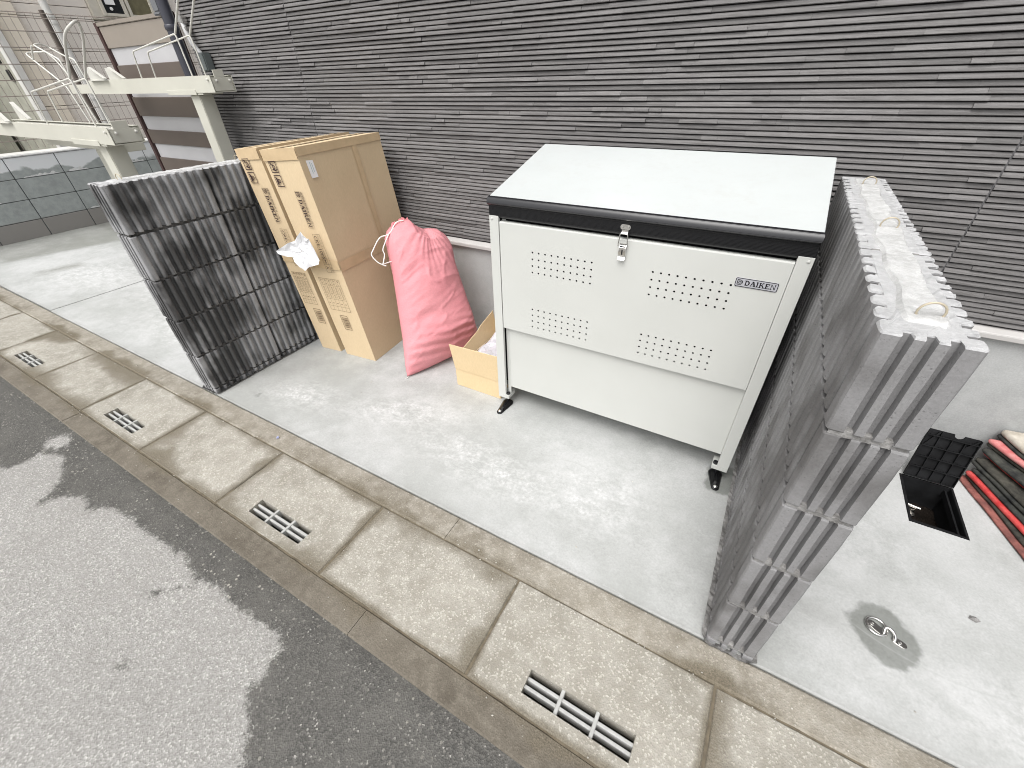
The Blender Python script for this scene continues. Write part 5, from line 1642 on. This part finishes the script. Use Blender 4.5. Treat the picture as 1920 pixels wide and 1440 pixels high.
# ------------------------------------------------------------------ bicycle racks
def poly_rods(parent, name, lst, r, bend=.022):
    mb = MB()
    for P in lst: mb.tube(rounded(P, bend), r, 8)
    return mb.build(name, M_RACKW, parent, smooth=60)
def rack_at(label, y0, y1, z0, z1, x_end, x_tail, post_x, guide, far_dx, hoop, stop):
    yc = (y0 + y1) / 2
    t = thing('bicycle_rack', label, 'bicycle rack', (post_x, yc, 0), 'bicycle racks')
    th = .003
    mb = MB()
    mb.box(x_tail, x_end, y0, y1, z0, z0 + th)
    for a, b in ((y0, y0 + th), (y1 - th, y1)): mb.box(x_tail, x_end, a, b, z0 + th, z1 - th)
    for a, b in ((y0, y0 + .022), (y1 - .022, y1)): mb.box(x_tail, x_end, a, b, z1 - th, z1)
    mb.box(x_tail - .42, x_tail, y0 + .03, y1 - .03, z0 + .004, z1 - .022)
    mb.build('rail', M_RACK, t)
    # wheel channel set into the rail
    ch = [(y0 + .032, z1 - .030), (y1 - .032, z1 - .030), (y1 - .032, z1 + .020), (y1 - .035, z1 + .020), (y1 - .035, z1 - .027), (y0 + .035, z1 - .027), (y0 + .035, z1 + .020), (y0 + .032, z1 + .020)]
    mb = MB()
    for a, b, c_, d in ((y0 + .032, y1 - .032, z1 - .030, z1 - .027), (y0 + .032, y0 + .035, z1 - .027, z1 - .010), (y1 - .035, y1 - .032, z1 - .027, z1 - .010)): mb.box(x_tail + .12, x_end - .012, a, b, c_, d)
    mb.build('wheel_channel', M_RACKW, t)
    mb = MB(); mb.box(x_end - .008, x_end - .002, y0 + .0075, y1 - .0075, z0 + .0075, z1 - .010); mb.box(x_end - .008, x_end - .002, y0 + .030, y1 - .044, z1 - .0095, z1 + .026)
    ep = mb.build('end_plate', M_RACK, t, bevel=.001, bseg=1)
    for yy in (y0 + .030, y1 - .024):
        mb = MB(); mb.lathe((x_end + .001, yy, z1 - .026), [(.0085, 0), (.0085, .005), (.005, .006), (.005, .013), (.001, .014)], 8, 'x'); mb.build('bolt', M_RACKW, ep, smooth=40)
    mb = MB(); mb.lathe((x_end - .03, y0 - .0005, z1 - .020), [(.001, -.010), (.006, -.009), (.007, 0)], 8, 'y'); mb.build('bolt', M_RACKW, t, smooth=40)
    mb = MB(); mb.box(post_x - .22, post_x + .13, y0 + .004, y1 - .004, z0 - .011, z0 - .0005); mb.box(post_x - .26, post_x + .07, y0 - .004, y0 - .0006, z0 - .011, z0 + .016); mb.build('post_bracket', M_RACK, t, bevel=.001, bseg=1)
    mb = MB(); mb.box(post_x - .05, post_x + .05, yc - .048, yc + .042, .0, z0 - .0115); mb.build('post', M_RACK, t, bevel=.004)
    mb = MB(); mb.box(post_x - .09, post_x + .09, yc - .085, yc + .085, .0055, .013); mb.build('base_plate', M_RACK, t, bevel=.001, bseg=1)
    # wheel stops: folded triangular cheeks near the tail
    for yy, dx in ((y0 - .004, 0), (y1 + .001, far_dx)):
        P = [(stop[0] + dx, z1 - .006), (stop[1] + dx, z1 - .006), (stop[1] + dx, z1 + .004), (stop[2] + dx, stop[3]), (stop[0] + dx, stop[3])]
        mb = MB(); mb.prism(P, lambda a, b, d: (a, d, b), yy, yy + .003)
        (xa, za), (xb, zb_) = P[2], P[3]
        mb.hexa([(xa, yy - .022, za), (xb, yy - .022, zb_), (xb, yy, zb_), (xa, yy, za), (xa, yy - .022, za + .004), (xb, yy - .022, zb_ + .004), (xb, yy, zb_ + .004), (xa, yy, za + .004)])
        mb.box(stop[0] + dx, stop[1] + dx, yy - .016, yy, z1 - .004, z1 - .001)
        mb.build('wheel_stop', M_RACKW, t)
    # guide hoops on both flanges
    for yy, dx in ((y0 + .013, 0), (y1 - .013, far_dx)):
        poly_rods(t, 'guide_rod', [[(a + dx, yy, z1 if i in (0, 3) else b) for i, (a, b) in enumerate(guide)]], .0044)
    g2 = guide[2]
    (ax, az), (bx, bz) = hoop
    poly_rods(t, 'wheel_hoop', [[(g2[0], y0 + .013, g2[1]), (ax, y0 + .014, az), (bx, y0 + .042, bz), (bx + far_dx * .3, yc + .01, bz + .012), (ax + far_dx * .75, y1 - .014, az + .006), (g2[0] + far_dx, y1 - .013, g2[1])]], .0060, .06)
    return t
rack_at('taller bicycle rack rail on a square post, nearest the dark house wall', -.212, -.076, 1.288, 1.372, -1.50, -3.13, -1.775,
        [(-2.316, 1.372), (-2.287, 1.511), (-1.711, 1.572), (-1.701, 1.372)], -.048, ((-1.39, 1.852), (-1.33, 1.91)), (-3.03, -2.77, -2.93, 1.445))
rack_at('lower bicycle rack rail on a square post, nearer the road', -.842, -.694, 1.083, 1.163, -1.50, -3.25, -1.745,
        [(-2.269, 1.163), (-2.248, 1.319), (-1.650, 1.372), (-1.640, 1.163)], -.150, ((-1.475, 1.536), (-1.405, 1.572)), (-3.02, -2.80, -2.95, 1.262))
# leaning wheel guides at the back of the lower rack, on a third rack further left
t3 = thing('bicycle_rack', 'far bicycle rack of which only two slanting wheel loops show behind the lower rail', 'bicycle rack', (-2.6, -.55, 0), 'bicycle racks')
mb = MB(); mb.box(-3.2, -2.0, -.62, -.50, 1.00, 1.055); mb.build('rail', M_RACK, t3, bevel=.002)
mb = MB(); mb.box(-2.45, -2.35, -.61, -.51, 0, .999); mb.build('post', M_RACK, t3, bevel=.004)
poly_rods(t3, 'wheel_hoop', [[(-2.30, -.60, 1.05), (-2.396, -.60, 1.34), (-2.482, -.60, 1.385), (-2.735, -.60, 1.511), (-2.77, -.565, 1.520), (-2.627, -.53, 1.518), (-2.551, -.53, 1.476), (-2.492, -.53, 1.413), (-2.38, -.53, 1.05)],
                             [(-2.20, -.60, 1.05), (-2.287, -.60, 1.397), (-2.295, -.60, 1.468), (-2.551, -.60, 1.547), (-2.60, -.55, 1.556), (-2.634, -.50, 1.540), (-2.468, -.50, 1.490), (-2.368, -.50, 1.471), (-2.352, -.50, 1.388), (-2.30, -.50, 1.05)],
                             [(-2.585, -.60, 1.545), (-2.667, -.60, 1.480)]], .0046)

# ------------------------------------------------------------------ gate beside the house
gate = thing('gate', 'brown gate of wide boards and frosted white slats beside the house corner', 'gate', (-2.65, .05, 0))
GX0, GX1 = -3.17, -2.17
bands = [(1.565, 1.690, 'b'), (1.466, 1.560, 'w'), (1.366, 1.461, 'b'), (1.262, 1.361, 'w'), (1.130, 1.257, 'b'), (1.038, 1.125, 'w'), (.932, 1.033, 'b'), (.832, .927, 'w'), (.722, .827, 'b'), (.62, .717, 'w'), (.51, .615, 'b'), (.41, .505, 'w'), (.30, .405, 'b'), (.20, .295, 'w'), (.08, .195, 'b')]
for z0_, z1_, kd in bands:
    mb = MB()
    if kd == 'b': mb.box(GX0 + .02, GX1, .045, .062, z0_, z1_)
    else: mb.box(GX0 + .025, GX1, .056, .060, z0_ - .004, z1_ + .004)
    mb.build('gate_board' if kd == 'b' else 'frosted_slat', (M_GTAN if z0_ > 1.5 else M_GBROWN) if kd == 'b' else M_GWHITE, gate, bevel=.002 if kd == 'b' else 0, bseg=1)
mb = MB(); mb.box(GX0, GX1, .038, .070, 1.692, 1.716); mb.build('top_rail', M_GTAN, gate, bevel=.003)
mb = MB(); mb.box(GX0 - .022, GX0 + .018, .036, .074, 0.005, 1.716); mb.build('hinge_stile', M_GFRAME, gate, bevel=.003)
mb = MB(); mb.box(GX1 + .001, GX1 + .04, .036, .074, 0.005, 1.716); mb.build('latch_stile', M_GFRAME, gate, bevel=.003)

# ------------------------------------------------------------------ low yard wall and its mesh fence
YX = -5.35
yw = thing('yard_wall', 'low wall of smooth grey blocks closing the yard at the far left', 'block wall', (YX, 0, 0))
cz = [0.0, .178, .375, .572, .765]
core = MB(); core.box(YX - .10, YX - .008, -2.1, 3.35, 0, .757); core.build('joint_core', M_YJOINT, yw)
for r_ in range(4):
    for c_ in range(-5, 8):
        y0_, y1_ = c_ * .42 + .005, (c_ + 1) * .42 - .003
        mb = MB(); mb.box(YX - .104, YX + rnd.uniform(-.0006, .0006), y0_, y1_, cz[r_] + .003, cz[r_ + 1] - .003)
        mb.build('wall_block', M_YBLOCK, yw, bevel=.003, bseg=1)
mb = MB(); mb.box(YX - .112, YX + .006, -2.1, 3.36, .7655, .778); mb.build('wall_cap', M_CEMENT, yw, bevel=.002, bseg=1)
# cement smears left along the bed joints
rr = random.Random(4)
mb = MB()
for zj in (.178, .375, .572):
    for y0_ in (-.86, -.40, .02, .47):
        if rr.random() < .3: continue
        L = rr.uniform(.15, .34); n = 22; ya = y0_ + rr.uniform(0, .06)
        v, f = [], []
        for q in range(n + 1):
            yy = ya + L * q / n
            hh = (.010 + .045 * max(0, mnoise.noise(Vector((yy * 28, zj * 9, 2))) + .25)) * math.sin(math.pi * q / n) ** .6
            v += [(YX + .0022, yy, zj + .004), (YX + .0030, yy, zj + .006 + hh)]
        for q in range(n): f.append((q * 2, q * 2 + 2, q * 2 + 3, q * 2 + 1))
        mb.add(v, f)
mb.build('cement_smear', M_YSMEAR, yw)
mf = thing('mesh_fence', 'thin brown wire mesh fence standing on the low yard wall', 'fence', (YX - .05, 0, .78))
fw = MB()
hz = [1.945, 1.905, 1.80, 1.67, 1.535, 1.405, 1.275, 1.145, 1.015, .90]
for i, zz_ in enumerate(hz):
    fw.tube([(YX - .05 + (.014 if i == 1 else 0), -2.0, zz_), (YX - .05 + (.014 if i == 1 else 0), 3.3, zz_)], .0040, 5)
yy = -2.0
while yy < 3.3:
    fw.tube([(YX - .047, yy, .82), (YX - .047, yy, 1.905), (YX - .036, yy, 1.935), (YX - .050, yy, 1.955)], .0024, 4)
    yy += .062
o = fw.build('wire_mesh', M_WIRE, mf); o['kind'] = 'stuff'
for yy in (-1.42, .58, 2.58):
    mb = MB(); mb.tube([(YX - .075, yy, .779), (YX - .075, yy, 1.975)], .022, 10); mb.build('fence_post', M_GBROWN, mf, smooth=50)

# ------------------------------------------------------------------ neighbouring building
nb_ = thing('neighbour_building', 'beige neighbouring house with cream corner seen through the mesh fence', 'house', (-8, 3, 0))
mb = MB(); mb.box(-11, -7.56, .82, 9, -.3, 6); mb.build('wall_core', M_GREENG, nb_)
for xs_, zs_ in ((-8.15, 1.62), (-8.05, 1.42), (-8.6, 1.62)):
    mb = MB(); mb.box(xs_ - .05, xs_ + .05, .805, .819, zs_, zs_ + .13); mb.build('wall_slot', M_SLOT, nb_)
zz_ = -.2; k2 = 0
while zz_ < 5.5:
    hgt = (.36, .125)[k2 % 2]; jw = .006
    for (ya, yb, mt) in ((1.06, 1.9, M_TILE), (1.9, 3.0, M_TILE), (3.0, 4.4, M_TILE), (4.4, 8.9, M_TILE)):
        za, zb2 = zz_, zz_ + hgt - jw
        if ya in (1.9,) and zb2 > 2.06: 
            continue
        mb = MB(); mb.box(-7.555, -7.50, ya + .002, yb - .002, za, zb2); mb.build('wall_panel', mt, nb_, bevel=.004, bseg=1)
    mb = MB(); mb.box(-7.555, -7.46, .80, 1.058, zz_, zz_ + hgt - .006); mb.build('cream_corner_panel', M_CREAM, nb_, bevel=.004, bseg=1)
    zz_ += hgt; k2 += 1
# meter and window block high on the wall
mb = MB(); mb.box(-7.55, -7.44, 1.902, 3.0, 2.10, 3.6); mb.build('bay_wall', M_WFRAME, nb_, bevel=.006)
for ya, yb, gm in ((2.06, 2.30, M_GLASSD), (2.40, 2.68, M_GLASSY)):
    mb = MB(); mb.box(-7.439, -7.40, ya - .04, ya, 2.14, 3.1); mb.box(-7.439, -7.40, yb, yb + .04, 2.14, 3.1); mb.box(-7.439, -7.40, ya, yb, 2.14, 2.175); mb.box(-7.439, -7.40, ya, yb, 3.06, 3.1)
    wf = mb.build('window', M_WFRAME, nb_, bevel=.004)
    mb = MB(); mb.box(-7.437, -7.425, ya, yb, 2.176, 3.059); mb.build('pane', gm, wf)
mb = MB(); mb.box(-7.424, -7.414, 2.10, 2.22, 2.27, 2.33); mb.lathe((-7.424, 2.15, 2.225), [(.02, 0), (.02, .008), (.004, .010)], 10, 'x'); mb.build('meter_dial', M_LABEL, nb_)
mb = MB(); mb.box(-7.47, -7.40, 2.80, 2.92, .0, 4); mb.build('brown_column', M_GBROWN, nb_, bevel=.005)
mb = MB(); mb.tube([(-7.38, 1.36, .0), (-7.38, 1.36, 5)], .045, 12)
for zc_ in (1.2, 2.1, 2.03): mb.lathe((-7.38, 1.36, zc_), [(.05, -.02), (.053, 0), (.05, .02)], 12)
mb.build('down_pipe', M_PIPEW, nb_, smooth=50)
mb = MB(); mb.box(-7.52, -7.40, .70, .795, .0, 5); mb.build('white_corner_strip', M_PIPEW, nb_, bevel=.004)
sh = thing('garage_wall', 'dull green grey side wall with dark slots at the far left edge', 'building', (-9.4, -1, 0))
mb = MB(); mb.box(-9.9, -9.3, -4, .75, -.3, 5); mb.build('wall', M_GREENG, sh)
for q in range(2):
    zc_ = 1.50 + .26 * q
    for ya in (-.2, .1, .38):
        mb = MB(); mb.box(-9.299, -9.28, ya + .02, ya + .12, zc_, zc_ + .14); mb.build('louvre_slot', M_SLOT, sh)
kb = MB(); kb.box(-6.75, -6.45, -2.5, 3.5, -.3, .70); tag(kb.build('white_kerb', M_PIPEW, origin=(0, 0, 0)), 'white capped low kerb behind the yard wall', 'kerb')
